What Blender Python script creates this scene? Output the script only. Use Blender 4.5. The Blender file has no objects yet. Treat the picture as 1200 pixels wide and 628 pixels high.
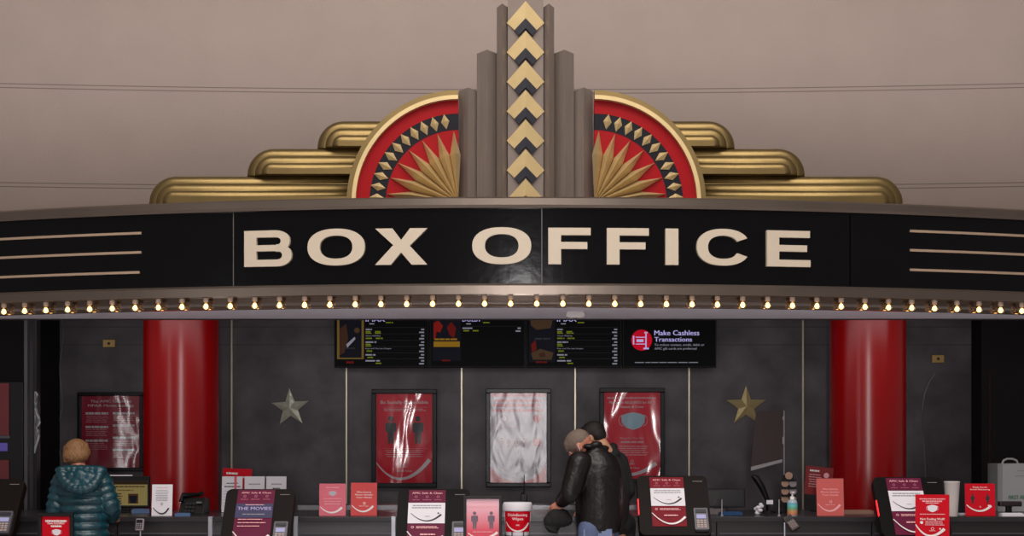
import bpy, bmesh, math, random
from math import sin, cos, pi, radians as R_
from mathutils import Vector, Matrix, Euler

random.seed(7)
SC = bpy.context.scene
COL = SC.collection
K = 1648.0                      # focal length in pixels (1200 px wide frame)
EYE = 1.6                       # eye height
HX, HY = 600.0, 515.0           # principal point

def P(px, py, D):
    return Vector(((px - HX) / K * D, D, EYE + (HY - py) / K * D))
def PX(px, D): return (px - HX) / K * D
def PZ(py, D): return EYE + (HY - py) / K * D

# ------------------------------------------------------------------ materials
def lin(c):
    c = c / 255.0
    return c / 12.92 if c <= .04045 else ((c + .055) / 1.055) ** 2.4
def S(r, g, b): return (lin(r), lin(g), lin(b), 1)

MATS = {}
def M(name, rgb, rough=.5, metal=0., emit=0., var=.12, scale=8., bump=0., bscale=30., coat=0., spec=.5, aniso=None, crough=.05, stretch=None):
    if name in MATS: return MATS[name]
    m = bpy.data.materials.new(name); m.use_nodes = True
    nt = m.node_tree; b = nt.nodes['Principled BSDF']
    geo = nt.nodes.new('ShaderNodeNewGeometry')
    src = geo.outputs['Position']
    if stretch:
        mp = nt.nodes.new('ShaderNodeMapping'); mp.inputs['Scale'].default_value = stretch
        nt.links.new(src, mp.inputs['Vector']); src = mp.outputs['Vector']
    nz = nt.nodes.new('ShaderNodeTexNoise'); nz.inputs['Scale'].default_value = scale; nz.inputs['Detail'].default_value = 4
    nt.links.new(src, nz.inputs['Vector'])
    ramp = nt.nodes.new('ShaderNodeMix'); ramp.data_type = 'RGBA'
    c = S(*rgb)
    ramp.inputs[6].default_value = tuple(x * (1 - var) for x in c[:3]) + (1,)
    ramp.inputs[7].default_value = tuple(min(1, x * (1 + var)) for x in c[:3]) + (1,)
    nt.links.new(nz.outputs['Fac'], ramp.inputs[0])
    nt.links.new(ramp.outputs[2], b.inputs['Base Color'])
    b.inputs['Roughness'].default_value = rough
    b.inputs['Metallic'].default_value = metal
    b.inputs['Specular IOR Level'].default_value = spec
    b.inputs['Coat Weight'].default_value = coat
    b.inputs['Coat Roughness'].default_value = crough
    if emit:
        nt.links.new(ramp.outputs[2], b.inputs['Emission Color']); b.inputs['Emission Strength'].default_value = emit
    if bump:
        n2 = nt.nodes.new('ShaderNodeTexNoise'); n2.inputs['Scale'].default_value = bscale; n2.inputs['Detail'].default_value = 2
        nt.links.new(src, n2.inputs['Vector'])
        bp = nt.nodes.new('ShaderNodeBump'); bp.inputs['Strength'].default_value = bump; bp.inputs['Distance'].default_value = .02
        nt.links.new(n2.outputs['Fac'], bp.inputs['Height'])
        nt.links.new(bp.outputs['Normal'], b.inputs['Normal'])
        if coat: nt.links.new(bp.outputs['Normal'], b.inputs['Coat Normal'])
    MATS[name] = m
    return m

def lined(name, rgb, zlines, halfw, dark=.45, xlines=(), **kw):
    """painted wall with thin panel joints at given heights (world z)"""
    m = M(name, rgb, **kw); nt = m.node_tree; b = nt.nodes['Principled BSDF']
    geo = nt.nodes.new('ShaderNodeNewGeometry'); sx = nt.nodes.new('ShaderNodeSeparateXYZ')
    nt.links.new(geo.outputs['Position'], sx.inputs[0])
    acc = None
    for z in zlines:
        c = nt.nodes.new('ShaderNodeMath'); c.operation = 'COMPARE'
        nt.links.new(sx.outputs['Z'], c.inputs[0]); c.inputs[1].default_value = z; c.inputs[2].default_value = halfw
        if acc is None: acc = c
        else:
            a = nt.nodes.new('ShaderNodeMath'); a.operation = 'MAXIMUM'
            nt.links.new(acc.outputs[0], a.inputs[0]); nt.links.new(c.outputs[0], a.inputs[1]); acc = a
    mx = nt.nodes.new('ShaderNodeMix'); mx.data_type = 'RGBA'
    base = b.inputs['Base Color'].links[0].from_socket
    nt.links.new(acc.outputs[0], mx.inputs[0]); nt.links.new(base, mx.inputs[6])
    mx.inputs[7].default_value = tuple(x * dark for x in S(*rgb)[:3]) + (1,)
    nt.links.new(mx.outputs[2], b.inputs['Base Color'])
    return m

def glass(name, tint=(235, 238, 240), refl=.12, rough=.08, bump=0., bscale=9., opac=0.):
    """clear film / acrylic: see-through with a soft mirror sheen"""
    if name in MATS: return MATS[name]
    m = bpy.data.materials.new(name); m.use_nodes = True; nt = m.node_tree; nt.nodes.clear()
    out = nt.nodes.new('ShaderNodeOutputMaterial')
    tr = nt.nodes.new('ShaderNodeBsdfTransparent'); tr.inputs[0].default_value = S(*tint)
    gl = nt.nodes.new('ShaderNodeBsdfGlossy'); gl.inputs['Roughness'].default_value = rough
    df = nt.nodes.new('ShaderNodeBsdfDiffuse'); df.inputs[0].default_value = S(*tint)
    m0 = nt.nodes.new('ShaderNodeMixShader'); m0.inputs[0].default_value = opac
    nt.links.new(tr.outputs[0], m0.inputs[1]); nt.links.new(df.outputs[0], m0.inputs[2])
    fr = nt.nodes.new('ShaderNodeFresnel'); fr.inputs['IOR'].default_value = 1.45
    ad = nt.nodes.new('ShaderNodeMath'); ad.operation = 'ADD'; ad.inputs[1].default_value = refl
    mx = nt.nodes.new('ShaderNodeMixShader')
    nt.links.new(fr.outputs[0], ad.inputs[0]); nt.links.new(ad.outputs[0], mx.inputs[0])
    nt.links.new(m0.outputs[0], mx.inputs[1]); nt.links.new(gl.outputs[0], mx.inputs[2]); nt.links.new(mx.outputs[0], out.inputs[0])
    if bump:
        geo = nt.nodes.new('ShaderNodeNewGeometry')
        mp = nt.nodes.new('ShaderNodeMapping'); mp.inputs['Scale'].default_value = (1, 1, .45)
        nt.links.new(geo.outputs['Position'], mp.inputs[0])
        nz = nt.nodes.new('ShaderNodeTexNoise'); nz.inputs['Scale'].default_value = bscale; nz.inputs['Detail'].default_value = 1.5
        nz.inputs['Distortion'].default_value = .6
        nt.links.new(mp.outputs[0], nz.inputs['Vector'])
        bp = nt.nodes.new('ShaderNodeBump'); bp.inputs['Strength'].default_value = bump; bp.inputs['Distance'].default_value = .05
        nt.links.new(nz.outputs['Fac'], bp.inputs['Height']); nt.links.new(bp.outputs[0], gl.inputs['Normal'])
    MATS[name] = m
    return m

BLACK = M('black_plastic', (15, 14, 15), rough=.4, spec=.3)
SHINYBLACK = M('gloss_black_panel', (6, 6, 9), rough=.13, var=.3, scale=6, spec=.3, bump=.03, bscale=14)
STEEL = M('brushed_steel', (140, 128, 120), rough=.55, metal=.35, spec=.3, var=.16, scale=5, stretch=(6, 6, .5))
TRIMSTEEL = M('brushed_trim_steel', (134, 122, 112), rough=.3, metal=.9, var=.15, scale=2.5)
CHROME = M('chrome_channel', (168, 158, 152), rough=.13, metal=.95, var=.2, scale=4)
GOLD = M('brass_gold', (122, 103, 66), rough=.38, metal=.85, var=.2, scale=5)
PALEGOLD = M('satin_pale_gold', (200, 176, 128), rough=.42, metal=.45, var=.14, scale=8)
CREAM = M('cream_letter_face', (196, 182, 163), rough=.5, var=.04)
RED = M('column_red_paint', (166, 1, 8), rough=.26, var=.05, spec=.5)
SIGNRED = M('sign_red', (200, 4, 30), rough=.5, var=.05, spec=.15)
DEEPRED = M('enamel_red', (146, 1, 12), rough=.5, var=.1, spec=.15)
WHITE = M('white_print', (235, 228, 228), rough=.5, var=.03)
PAPER = M('white_paper', (228, 224, 232), rough=.6, var=.04)
DARKPRINT = M('dark_print', (30, 26, 32), rough=.5)
NAVY = M('navy_enamel', (20, 21, 29), rough=.5, spec=.15)
SILVER = M('silver_post', (185, 186, 195), rough=.3, metal=.7)

# ------------------------------------------------------------------ mesh builder
def circle_pts(cx, cy, r, n=24, a0=0, a1=2 * pi):
    full = abs(a1 - a0 - 2 * pi) < 1e-6
    return [(cx + r * cos(a0 + (a1 - a0) * i / (n if full else n - 1)), cy + r * sin(a0 + (a1 - a0) * i / (n if full else n - 1))) for i in range(n)]
def rrect(x0, y0, x1, y1, r, n=5):
    pts = []
    for cx, cy, a in ((x1 - r, y1 - r, 0), (x0 + r, y1 - r, pi / 2), (x0 + r, y0 + r, pi), (x1 - r, y0 + r, 1.5 * pi)):
        for i in range(n + 1):
            t = a + pi / 2 * i / n
            pts.append((cx + r * cos(t), cy + r * sin(t)))
    return pts

class MB:
    def __init__(self): self.v = []; self.f = []; self.mi = []; self.sm = []; self.mats = []
    def slot(self, m):
        if m not in self.mats: self.mats.append(m)
        return self.mats.index(m)
    def add(self, vs, fs, mat, smooth=False):
        o = len(self.v); s = self.slot(mat)
        self.v += [tuple(p) for p in vs]
        for f in fs: self.f.append([o + i for i in f]); self.mi.append(s); self.sm.append(smooth)
        return self
    def box(self, x0, x1, y0, y1, z0, z1, mat):
        vs = [(x, y, z) for z in (z0, z1) for y in (y0, y1) for x in (x0, x1)]
        return self.add(vs, [(0, 1, 5, 4), (2, 6, 7, 3), (0, 4, 6, 2), (1, 3, 7, 5), (4, 5, 7, 6), (0, 2, 3, 1)], mat)
    def prism(self, pts, y0, y1, mat, smooth=False, scale_back=None):
        """2D outline in x,z extruded along y (y0 = front)"""
        n = len(pts)
        a = sum(pts[i][0] * pts[(i + 1) % n][1] - pts[(i + 1) % n][0] * pts[i][1] for i in range(n))
        if a < 0: pts = pts[::-1]
        vs = [(x, y0, z) for x, z in pts] + [(x, y1, z) for x, z in pts]
        fs = [tuple(range(n)), tuple(range(2 * n - 1, n - 1, -1))]
        self.add(vs, fs, mat)
        self.add(vs, [(i, i + n, (i + 1) % n + n, (i + 1) % n) for i in range(n)], mat, smooth)
        return self
    def flat(self, pts, y, mat):
        n = len(pts)
        a = sum(pts[i][0] * pts[(i + 1) % n][1] - pts[(i + 1) % n][0] * pts[i][1] for i in range(n))
        if a < 0: pts = pts[::-1]
        return self.add([(x, y, z) for x, z in pts], [tuple(range(n))], mat)
    def lathe(self, prof, c, mat, n=24, axis='z', smooth=True, cap=True):
        vs = []; fs = []
        for r, h in prof:
            for i in range(n):
                a = 2 * pi * i / n
                p = (r * cos(a), r * sin(a), h)
                if axis == 'y': p = (p[0], p[2], p[1])
                if axis == 'x': p = (p[2], p[0], p[1])
                vs.append((p[0] + c[0], p[1] + c[1], p[2] + c[2]))
        m = len(prof)
        for j in range(m - 1):
            for i in range(n):
                q = (j * n + i, j * n + (i + 1) % n, (j + 1) * n + (i + 1) % n, (j + 1) * n + i)
                fs.append(q if axis != 'y' else q[::-1])
        self.add(vs, fs, mat, smooth)
        if cap:
            b = tuple(range(n - 1, -1, -1)); t = tuple(range((m - 1) * n, m * n))
            if axis == 'y': b, t = b[::-1], t[::-1]
            self.add(vs, [b, t], mat, False)
        return self
    def tube(self, pts, rad, mat, n=10, smooth=True):
        pts = [Vector(p) for p in pts]
        rs = rad if isinstance(rad, (list, tuple)) else [rad] * len(pts)
        vs = []; fs = []; ref = None
        for i, p in enumerate(pts):
            t = (pts[min(i + 1, len(pts) - 1)] - pts[max(i - 1, 0)]).normalized()
            if ref is None: ref = Vector((0, 0, 1)) if abs(t.z) < .9 else Vector((1, 0, 0))
            a = t.cross(ref).normalized(); b = t.cross(a).normalized(); ref = -b if False else ref
            for k in range(n):
                w = 2 * pi * k / n
                vs.append(p + (a * cos(w) + b * sin(w)) * rs[i])
        for i in range(len(pts) - 1):
            for k in range(n):
                fs.append((i * n + k, i * n + (k + 1) % n, (i + 1) * n + (k + 1) % n, (i + 1) * n + k))
        self.add(vs, fs, mat, smooth)
        self.add(vs, [tuple(range(n - 1, -1, -1)), tuple(range((len(pts) - 1) * n, len(pts) * n))], mat, smooth)
        return self
    def ell(self, c, r, mat, rot=None, n=20, m=12):
        c = Vector(c); vs = []; fs = []
        r = (r, r, r) if not isinstance(r, (tuple, list)) else r
        for j in range(m + 1):
            th = pi * j / m
            for i in range(n):
                ph = 2 * pi * i / n
                p = Vector((r[0] * sin(th) * cos(ph), r[1] * sin(th) * sin(ph), r[2] * cos(th)))
                if rot is not None: p = rot @ p
                vs.append(c + p)
        for j in range(m):
            for i in range(n):
                fs.append((j * n + i, (j + 1) * n + i, (j + 1) * n + (i + 1) % n, j * n + (i + 1) % n))
        return self.add(vs, fs, mat, True)
    def loft(self, rings, mat, n=28, smooth=True, cap=True):
        """rings: (centre, vec a, vec b)"""
        vs = []; fs = []
        for c, a, b in rings:
            c = Vector(c); a = Vector(a); b = Vector(b)
            for i in range(n):
                w = 2 * pi * i / n
                vs.append(c + a * cos(w) + b * sin(w))
        for j in range(len(rings) - 1):
            for i in range(n):
                fs.append((j * n + i, j * n + (i + 1) % n, (j + 1) * n + (i + 1) % n, (j + 1) * n + i))
        self.add(vs, fs, mat, smooth)
        if cap: self.add(vs, [tuple(range(n - 1, -1, -1)), tuple(range((len(rings) - 1) * n, len(rings) * n))], mat, smooth)
        return self
    def mesh(self, name):
        me = bpy.data.meshes.new(name); me.from_pydata(self.v, [], self.f)
        for m in self.mats: me.materials.append(m)
        me.polygons.foreach_set('material_index', self.mi)
        me.polygons.foreach_set('use_smooth', self.sm)
        me.update(); return me
    def build(self, name, parent=None, loc=(0, 0, 0), rot=(0, 0, 0), bevel=0, seg=2, fix=False):
        me = self.mesh(name)
        if fix:
            bm = bmesh.new(); bm.from_mesh(me); bmesh.ops.recalc_face_normals(bm, faces=bm.faces); bm.to_mesh(me); bm.free()
        o = bpy.data.objects.new(name, me); COL.objects.link(o)
        o.location = loc; o.rotation_euler = rot
        if parent: o.parent = parent
        if bevel:
            md = o.modifiers.new('edge', 'BEVEL'); md.width = bevel; md.segments = seg; md.limit_method = 'ANGLE'; md.angle_limit = R_(40)
        return o

def thing(name, label, cat, loc=(0, 0, 0), rot=(0, 0, 0), group=None):
    o = bpy.data.objects.new(name, None); COL.objects.link(o)
    o.location = loc; o.rotation_euler = rot; o.empty_display_size = .1
    o['label'] = label; o['category'] = cat; o['kind'] = 'thing'
    if group: o['group'] = group
    return o
def tag(o, label, cat, group=None, kind='thing'):
    o['label'] = label; o['category'] = cat; o['kind'] = kind
    if group: o['group'] = group
    return o
def struct(o, label, cat):
    o['label'] = label; o['category'] = cat; o['kind'] = 'structure'; return o
def copy_tree(o, parent=None):
    c = o.copy(); COL.objects.link(c)
    if parent: c.parent = parent
    for ch in list(o.children): copy_tree(ch, c)
    return c

# ------------------------------------------------------------------ lettering as geometry
_TXT = {}
def text_geo(s, bold=0.):
    bold = 0.
    key = (s, bold)
    if key not in _TXT:
        cu = bpy.data.curves.new('t', 'FONT'); cu.body = s; cu.size = 1; cu.resolution_u = 2; cu.offset = bold; cu.fill_mode = 'FRONT'
        o = bpy.data.objects.new('t', cu); COL.objects.link(o)
        dg = bpy.context.evaluated_depsgraph_get(); dg.update()
        me = bpy.data.meshes.new_from_object(o.evaluated_get(dg))
        vs = [tuple(v.co) for v in me.vertices]; fs = [tuple(p.vertices) for p in me.polygons]
        bpy.data.objects.remove(o); bpy.data.curves.remove(cu); bpy.data.meshes.remove(me)
        _TXT[key] = (vs, fs)
    return _TXT[key]
def put_text(mb, s, cx, zc, cap, width, y, mat, bold=.004, align='C'):
    """fit a line of text: cap height and width in metres; centred at cx (or left at cx), cap-centre at zc"""
    vs, fs = text_geo(s, bold)
    x0 = min(v[0] for v in vs); x1 = max(v[0] for v in vs)
    sx = width / (x1 - x0); sz = cap / .7
    ox = cx - width / 2 if align == 'C' else cx
    out = [(ox + (v[0] - x0) * sx, y, zc - cap / 2 + v[1] * sz) for v in vs]
    up = 0
    f0 = fs[0]; a, b, c = (Vector(vs[i]) for i in f0[:3])
    fl = fs if (b - a).cross(c - a).z > 0 else [f[::-1] for f in fs]
    for dx in (-.03 * cap, .03 * cap):
        mb.add([(x + dx, y_ - (.0001 if dx > 0 else 0), z) for x, y_, z in out], fl, mat)

def smile_pts(u0, v0, um, vm, u1, v1, t0, t1, n=14):
    top = []; bot = []
    # parabola-like arc through the three points
    cxp = 2 * um - .5 * (u0 + u1); cvp = 2 * vm - .5 * (v0 + v1)
    for i in range(n + 1):
        t = i / n
        u = (1 - t) ** 2 * u0 + 2 * t * (1 - t) * cxp + t * t * u1
        v = (1 - t) ** 2 * v0 + 2 * t * (1 - t) * cvp + t * t * v1
        du = 2 * (1 - t) * (cxp - u0) + 2 * t * (u1 - cxp); dv = 2 * (1 - t) * (cvp - v0) + 2 * t * (v1 - cvp)
        l = math.hypot(du, dv); nx, nv = -dv / l, du / l
        w = (t0 + (t1 - t0) * t) / 2
        top.append((u + nx * w, v + nv * w)); bot.append((u - nx * w, v - nv * w))
    return top, bot

def draw(mb, w, h, bg, elems, y=0., x0=None, z0=0., bgthick=.004):
    """printed face of width w and height h standing on z0 with its front at y; u,v run 0..1 from the top left"""
    if x0 is None: x0 = -w / 2
    X = lambda u: x0 + u * w
    Z = lambda v: z0 + (1 - v) * h
    if bg: mb.box(x0, x0 + w, y, y + bgthick, z0, z0 + h, bg)
    ly = y
    for e in elems:
        ly -= .0005
        k = e[0]
        if k == 't':      # text, u centre, v centre, cap (frac of h), width (frac of w), mat, [align]
            put_text(mb, e[1], X(e[2]), Z(e[3]), e[4] * h, e[5] * w, ly, e[6], align=e[7] if len(e) > 7 else 'C')
        elif k == 'r':    # u0 v0 u1 v1 mat
            mb.flat([(X(e[1]), Z(e[2])), (X(e[3]), Z(e[2])), (X(e[3]), Z(e[4])), (X(e[1]), Z(e[4]))], ly, e[5])
        elif k == 'l':    # row of word-like strokes of illegible print: u0 v u1 thickness mat
            u = e[1]
            while u < e[3] - .01:
                du = min(random.uniform(.05, .13), e[3] - u)
                mb.flat([(X(u), Z(e[2])), (X(u + du * .88), Z(e[2])), (X(u + du * .88), Z(e[2] + e[4])), (X(u), Z(e[2] + e[4]))], ly, e[5]); u += du
        elif k == 'c':    # disc u v r(frac of w) mat
            mb.flat([(X(e[1]) + a, Z(e[2]) + b) for a, b in circle_pts(0, 0, e[3] * w, 24)], ly, e[4])
        elif k == 'o':    # ring
            o = circle_pts(0, 0, e[3] * w, 24); i_ = circle_pts(0, 0, e[3] * w * e[5], 24)
            for q in range(24):
                r_ = (q + 1) % 24
                mb.flat([(X(e[1]) + a, Z(e[2]) + b) for a, b in (o[q], o[r_], i_[r_], i_[q])], ly, e[4])
        elif k == 'q':    # polygon list mat
            mb.flat([(X(a), Z(b)) for a, b in e[1]], ly, e[2])
        elif k == 's':    # smile swoosh: u0 v0 um vm u1 v1 t0 t1 (thickness in frac of w) mat
            asp = h / w
            top, bot = smile_pts(e[1], e[2] * asp, e[3], e[4] * asp, e[5], e[6] * asp, e[7], e[8])
            for i in range(len(top) - 1):
                mb.flat([(X(a), Z(b / asp)) for a, b in (top[i], top[i + 1], bot[i + 1], bot[i])], ly, e[9])
        elif k == 'p':    # standing person symbol: u v(top) height mat
            u, v, ph, m_ = e[1:5]; asp = h / w; s = ph * asp
            mb.flat([(X(u) + a, Z(v + .1 * ph) + b) for a, b in circle_pts(0, 0, .1 * ph * h, 16)], ly, m_)
            body = [(-.16, .24), (.16, .24), (.2, .3), (.19, .58), (.12, .58), (.1, 1), (.02, 1), (0, .68), (-.02, 1), (-.1, 1), (-.12, .58), (-.19, .58), (-.2, .3)]
            mb.flat([(X(u + a * s), Z(v + b * ph)) for a, b in body], ly, m_)
        elif k == 'm':    # face-mask symbol: u v(centre) width mat loopmat
            u, v, mw, m_ = e[1:5]; lm = e[5] if len(e) > 5 else m_; asp = h / w
            for sgn in (-1, 1):
                o = [(u + sgn * (.42 * mw + .2 * mw * cos(t)), v + .25 * mw / asp * sin(t)) for t in [(-pi / 2 + pi * i / 8) for i in range(9)]]
                i_ = [(u + sgn * (.42 * mw + .17 * mw * cos(t)), v + .21 * mw / asp * sin(t)) for t in [(-pi / 2 + pi * i / 8) for i in range(9)]]
                for q in range(8): mb.flat([(X(a), Z(b)) for a, b in (o[q], o[q + 1], i_[q + 1], i_[q])], ly, lm)
            ly -= .0004
            pts = [(-.5, -.2), (-.25, -.3), (0, -.34), (.25, -.3), (.5, -.2), (.48, .1), (.3, .3), (0, .4), (-.3, .3), (-.48, .1)]
            mb.flat([(X(u + a * mw), Z(v + b * mw / asp)) for a, b in pts], ly, m_)

def badge(u, v, s, m, asp=1.3):
    """small round mark with a caption stroke"""
    return [('o', u, v, s, m, .7), ('l', u - s * 1.4, v + s * 1.3 / asp, u + s * 1.4, .012, m)]

# ================================================================== CAMERA, WORLD, LIGHT
cam = bpy.data.cameras.new('camera'); co = bpy.data.objects.new('camera', cam); COL.objects.link(co)
co.location = (0, 0, EYE); co.rotation_euler = (pi / 2, 0, 0)
cam.sensor_width = 36; cam.lens = 36 * K / 1200; cam.shift_y = (HY - 314) / 1200; cam.clip_end = 100
SC.camera = co
SC.view_settings.view_transform = 'Standard'; SC.view_settings.look = 'None'

w = bpy.data.worlds.new('hall'); SC.world = w; w.use_nodes = True
nt = w.node_tree; bg = nt.nodes['Background']
tc = nt.nodes.new('ShaderNodeTexCoord'); sp = nt.nodes.new('ShaderNodeSeparateXYZ'); nt.links.new(tc.outputs['Generated'], sp.inputs[0])
rp = nt.nodes.new('ShaderNodeValToRGB'); mr = nt.nodes.new('ShaderNodeMapRange')
mr.inputs[1].default_value = -1; mr.inputs[2].default_value = 1
nt.links.new(sp.outputs['Z'], mr.inputs[0]); nt.links.new(mr.outputs[0], rp.inputs[0]); nt.links.new(rp.outputs[0], bg.inputs[0])
rp.color_ramp.elements[0].color = (.40, .37, .38, 1); rp.color_ramp.elements[0].position = 0.0
rp.color_ramp.elements[1].color = (.42, .36, .32, 1); rp.color_ramp.elements[1].position = 1.0
e = rp.color_ramp.elements.new(.5); e.color = (.34, .30, .29, 1)
bg.inputs[1].default_value = .53

def area(name, loc, target, sx, sy, power, color=(1, 1, 1)):
    l = bpy.data.lights.new(name, 'AREA'); l.shape = 'RECTANGLE'; l.size = sx; l.size_y = sy; l.energy = power; l.color = color
    o = bpy.data.objects.new(name, l); COL.objects.link(o); o.location = loc
    d = (Vector(target) - Vector(loc)); o.rotation_euler = d.to_track_quat('-Z', 'Y').to_euler(); return o
area('flash_strip', (0.1, -1.6, 2.4), (0.1, 12, 2.0), 00.35, 3.0, 230, (1, .95, .95))  # stands for the camera flash, stretched tall to streak the columns
area('lamp_lobby_high', (0.0, 3.5, 6.9), (0, 11.4, 3.7), 4, 1.5, 120, (1, .92, .85))
area('reflection_strip_side', (-8.4, -.4, 2.0), (-3.9, 13.9, 1.7), .7, 2.4, 45, (1, .97, .97))  # unseen strip added so the ratings poster film mirrors white swoops
area('fill_booth', (0, 11.5, 3.0), (0, 14, 1.4), 9, .9, 52, (1, .97, .98))  # unseen fill added to brighten the booth wall and posters
area('lamp_lobby_ceiling', (0.0, 5.5, 8.5), (0, 6.5, 0), 8, 3.0, 600, (1, .93, .86))

# ================================================================== SETTING
m_wall = lined('upper_wall_plaster', (158, 143, 136), [PZ(105, 11.5), PZ(109.5, 11.5), PZ(219, 11.5), PZ(223.5, 11.5)], .004, dark=.5, rough=.85, var=.07, scale=3, bump=.08, bscale=60)
mb = MB(); RW = 43.0
N = 48; vs = []; fs = []
for i in range(N + 1):
    a = -.17 + .34 * i / N
    x = RW * sin(a); y = 11.5 - RW + RW * cos(a)
    vs += [(x, y, 2.95), (x, y, 6.2), (x, y + .2, 2.95), (x, y + .2, 6.2)]
for i in range(N):
    b = i * 4
    fs += [(b, b + 4, b + 5, b + 1), (b + 2, b + 3, b + 7, b + 6), (b + 1, b + 5, b + 7, b + 3), (b, b + 2, b + 6, b + 4)]
mb.add(vs, fs, m_wall, True)
struct(mb.build('wall_front'), 'gently curved beige plaster wall above the marquee', 'wall')

m_slate = lined('slate_wall', (92, 87, 90), [PZ(383, 14), PZ(404, 14)], .004, dark=.55, rough=.5, spec=.3, var=.85, scale=3.2, bump=.04, bscale=10)
XL, XR = PX(70, 14), PX(1150, 14)
struct(MB().box(XL, XR, 14, 14.2, 0, 3.1, m_slate).build('wall_back'), 'dark slate back wall of the ticket booth', 'wall')
m_dark = M('dark_side_wall', (26, 22, 23), rough=.7, spec=.2, var=.25, scale=2)
struct(MB().box(XL - 1.6, XL, 13.4, 13.6, 0, 3.1, m_dark).box(XL - .06, XL, 13.6, 14.1, 0, 3.1, m_dark).build('wall_left'), 'black wall left of the slate wall', 'wall')
struct(MB().box(PX(1150, 13.7), XR + 1.6, 13.7, 13.9, 0, 3.1, m_dark).box(PX(1150, 13.7), XR + .2, 13.9, 14.1, 0, 3.1, m_dark).build('wall_right'), 'black wall right of the slate wall', 'wall')
m_ceil = M('booth_ceiling', (60, 57, 60), rough=.8)
struct(MB().box(-6.2, 6.2, 11.15, 14.2, 3.1, 3.2, m_ceil).build('ceiling'), 'dark ceiling inside the ticket booth', 'ceiling')
m_floor = M('lobby_floor', (186, 182, 186), rough=.5, var=.2, scale=1.5)
struct(MB().box(-9, 9, -3, 14.3, -.1, 0, m_floor).build('floor'), 'lobby floor in front of the counter', 'floor')
for i, px in enumerate((271.5, 406, 541, 674, 807.5, 941)):
    x = PX(px, 13.98)
    struct(MB().box(x - .0075, x + .0075, 13.975, 14.0, .3, 3.09, M('trim_brass', (226, 216, 190), rough=.35, metal=.4)).build('trim_%d' % (i + 1)), 'thin brass trim strip on the slate wall', 'trim')

# red columns
for px, lab in ((212.5, 'glossy red round column left of the star with the menu screens to its right'), (1017, 'glossy red round column on the right beside the leaning sign and wiped counter')):
    lab = {212.5: 'glossy red round column rising behind the white leaflet and the telephone',
           1017: 'glossy red round column rising behind the pale red sign with three text lines'}[px]
    c = thing('column', lab, 'column', (PX(px, 12.8), 12.8, 0), group='red columns in the booth')
    MB().lathe([(.338, .12), (.338, 3.09)], (0, 0, 0), RED, n=64).build('shaft', c)
    MB().lathe([(.37, 0), (.37, .1), (.345, .12)], (0, 0, 0), BLACK, n=48).build('base', c)

# wall stars
def star(px, py, r_px, tilt, label, mat):
    D = 13.98; r = r_px / K * D
    mbs = MB(); vs = [(0, -.035, 0)]
    for i in range(10):
        a = pi / 2 + i * pi / 5 + tilt; q = r if i % 2 == 0 else r * .4
        vs.append((q * cos(a), 0, q * sin(a)))
    vs2 = vs + [(x, .02, z) for x, y, z in vs[1:]]
    fs = [(0, 1 + i, 1 + (i + 1) % 10) for i in range(10)] + [(1 + i, 11 + i, 11 + (i + 1) % 10, 1 + (i + 1) % 10) for i in range(10)]
    mbs.add(vs2, fs, mat)
    o = mbs.build('wall_star', None, P(px, py, D), fix=True); tag(o, label, 'star', 'metal stars on the slate wall')
star(340, 478, 23, .05, 'golden five-point metal star, paled for its bright reflection, on the slate wall near the left column', M('star_gold_reflection', (228, 222, 202), rough=.3, metal=.4, var=.35, scale=25, bump=.3, bscale=25))  # paler copy of the gold carries this star's bright reflection
star(874.5, 476, 24, 0, 'golden five-point metal star on the slate wall above the clear acrylic guard', M('star_gold', (206, 184, 132), rough=.4, metal=.4, var=.1))

# small brass number plates
for px, py, lab in ((128, 403, 'small brass plate high on the wall above the ratings poster'), (1099, 421, 'small brass plate high on the wall right of the red column')):
    t = thing('wall_plate', lab, 'plate', P(px, py + 4, 13.98), group='small brass wall plates')
    w_ = 14 / K * 14; h_ = 9 / K * 14
    MB().box(-w_ / 2, w_ / 2, -.012, .02, 0, h_, M('plate_brass', (190, 158, 96), rough=.4, metal=.4)).build('plate', t, bevel=.003)
    MB().lathe([(.014, -.006), (.014, 0)], (0, -.013, h_ / 2), DARKPRINT, n=16, axis='y').build('lock', t)

# ================================================================== MARQUEE
X0, RM, DM = PX(615, 10), 12.7, 10.0
def arc(a, off=0.): # off>0 = behind the front face
    r = RM - off
    return X0 + r * sin(a), DM + RM - r * cos(a)
def ang(px, off=0.):
    lo, hi = -.45, .45
    for _ in range(50):
        m_ = (lo + hi) / 2; x, y = arc(m_, off)
        if HX + x / y * K < px: lo = m_
        else: hi = m_
    return lo
def sweep(mb, prof, a0, a1, mat, n=64, smooth=True):
    vs = []; fs = []; k = len(prof)
    for i in range(n + 1):
        a = a0 + (a1 - a0) * i / n
        for off, z in prof:
            x, y = arc(a, off); vs.append((x, y, z))
    for i in range(n):
        for j in range(k):
            j2 = (j + 1) % k
            mb.add([], [], mat)
            fs.append((i * k + j, (i + 1) * k + j, (i + 1) * k + j2, i * k + j2))
    mb.add(vs, fs, mat, False)
    mb.add(vs, [tuple(range(k)), tuple(range(n * k + k - 1, n * k - 1, -1))], mat)
    return mb

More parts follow.
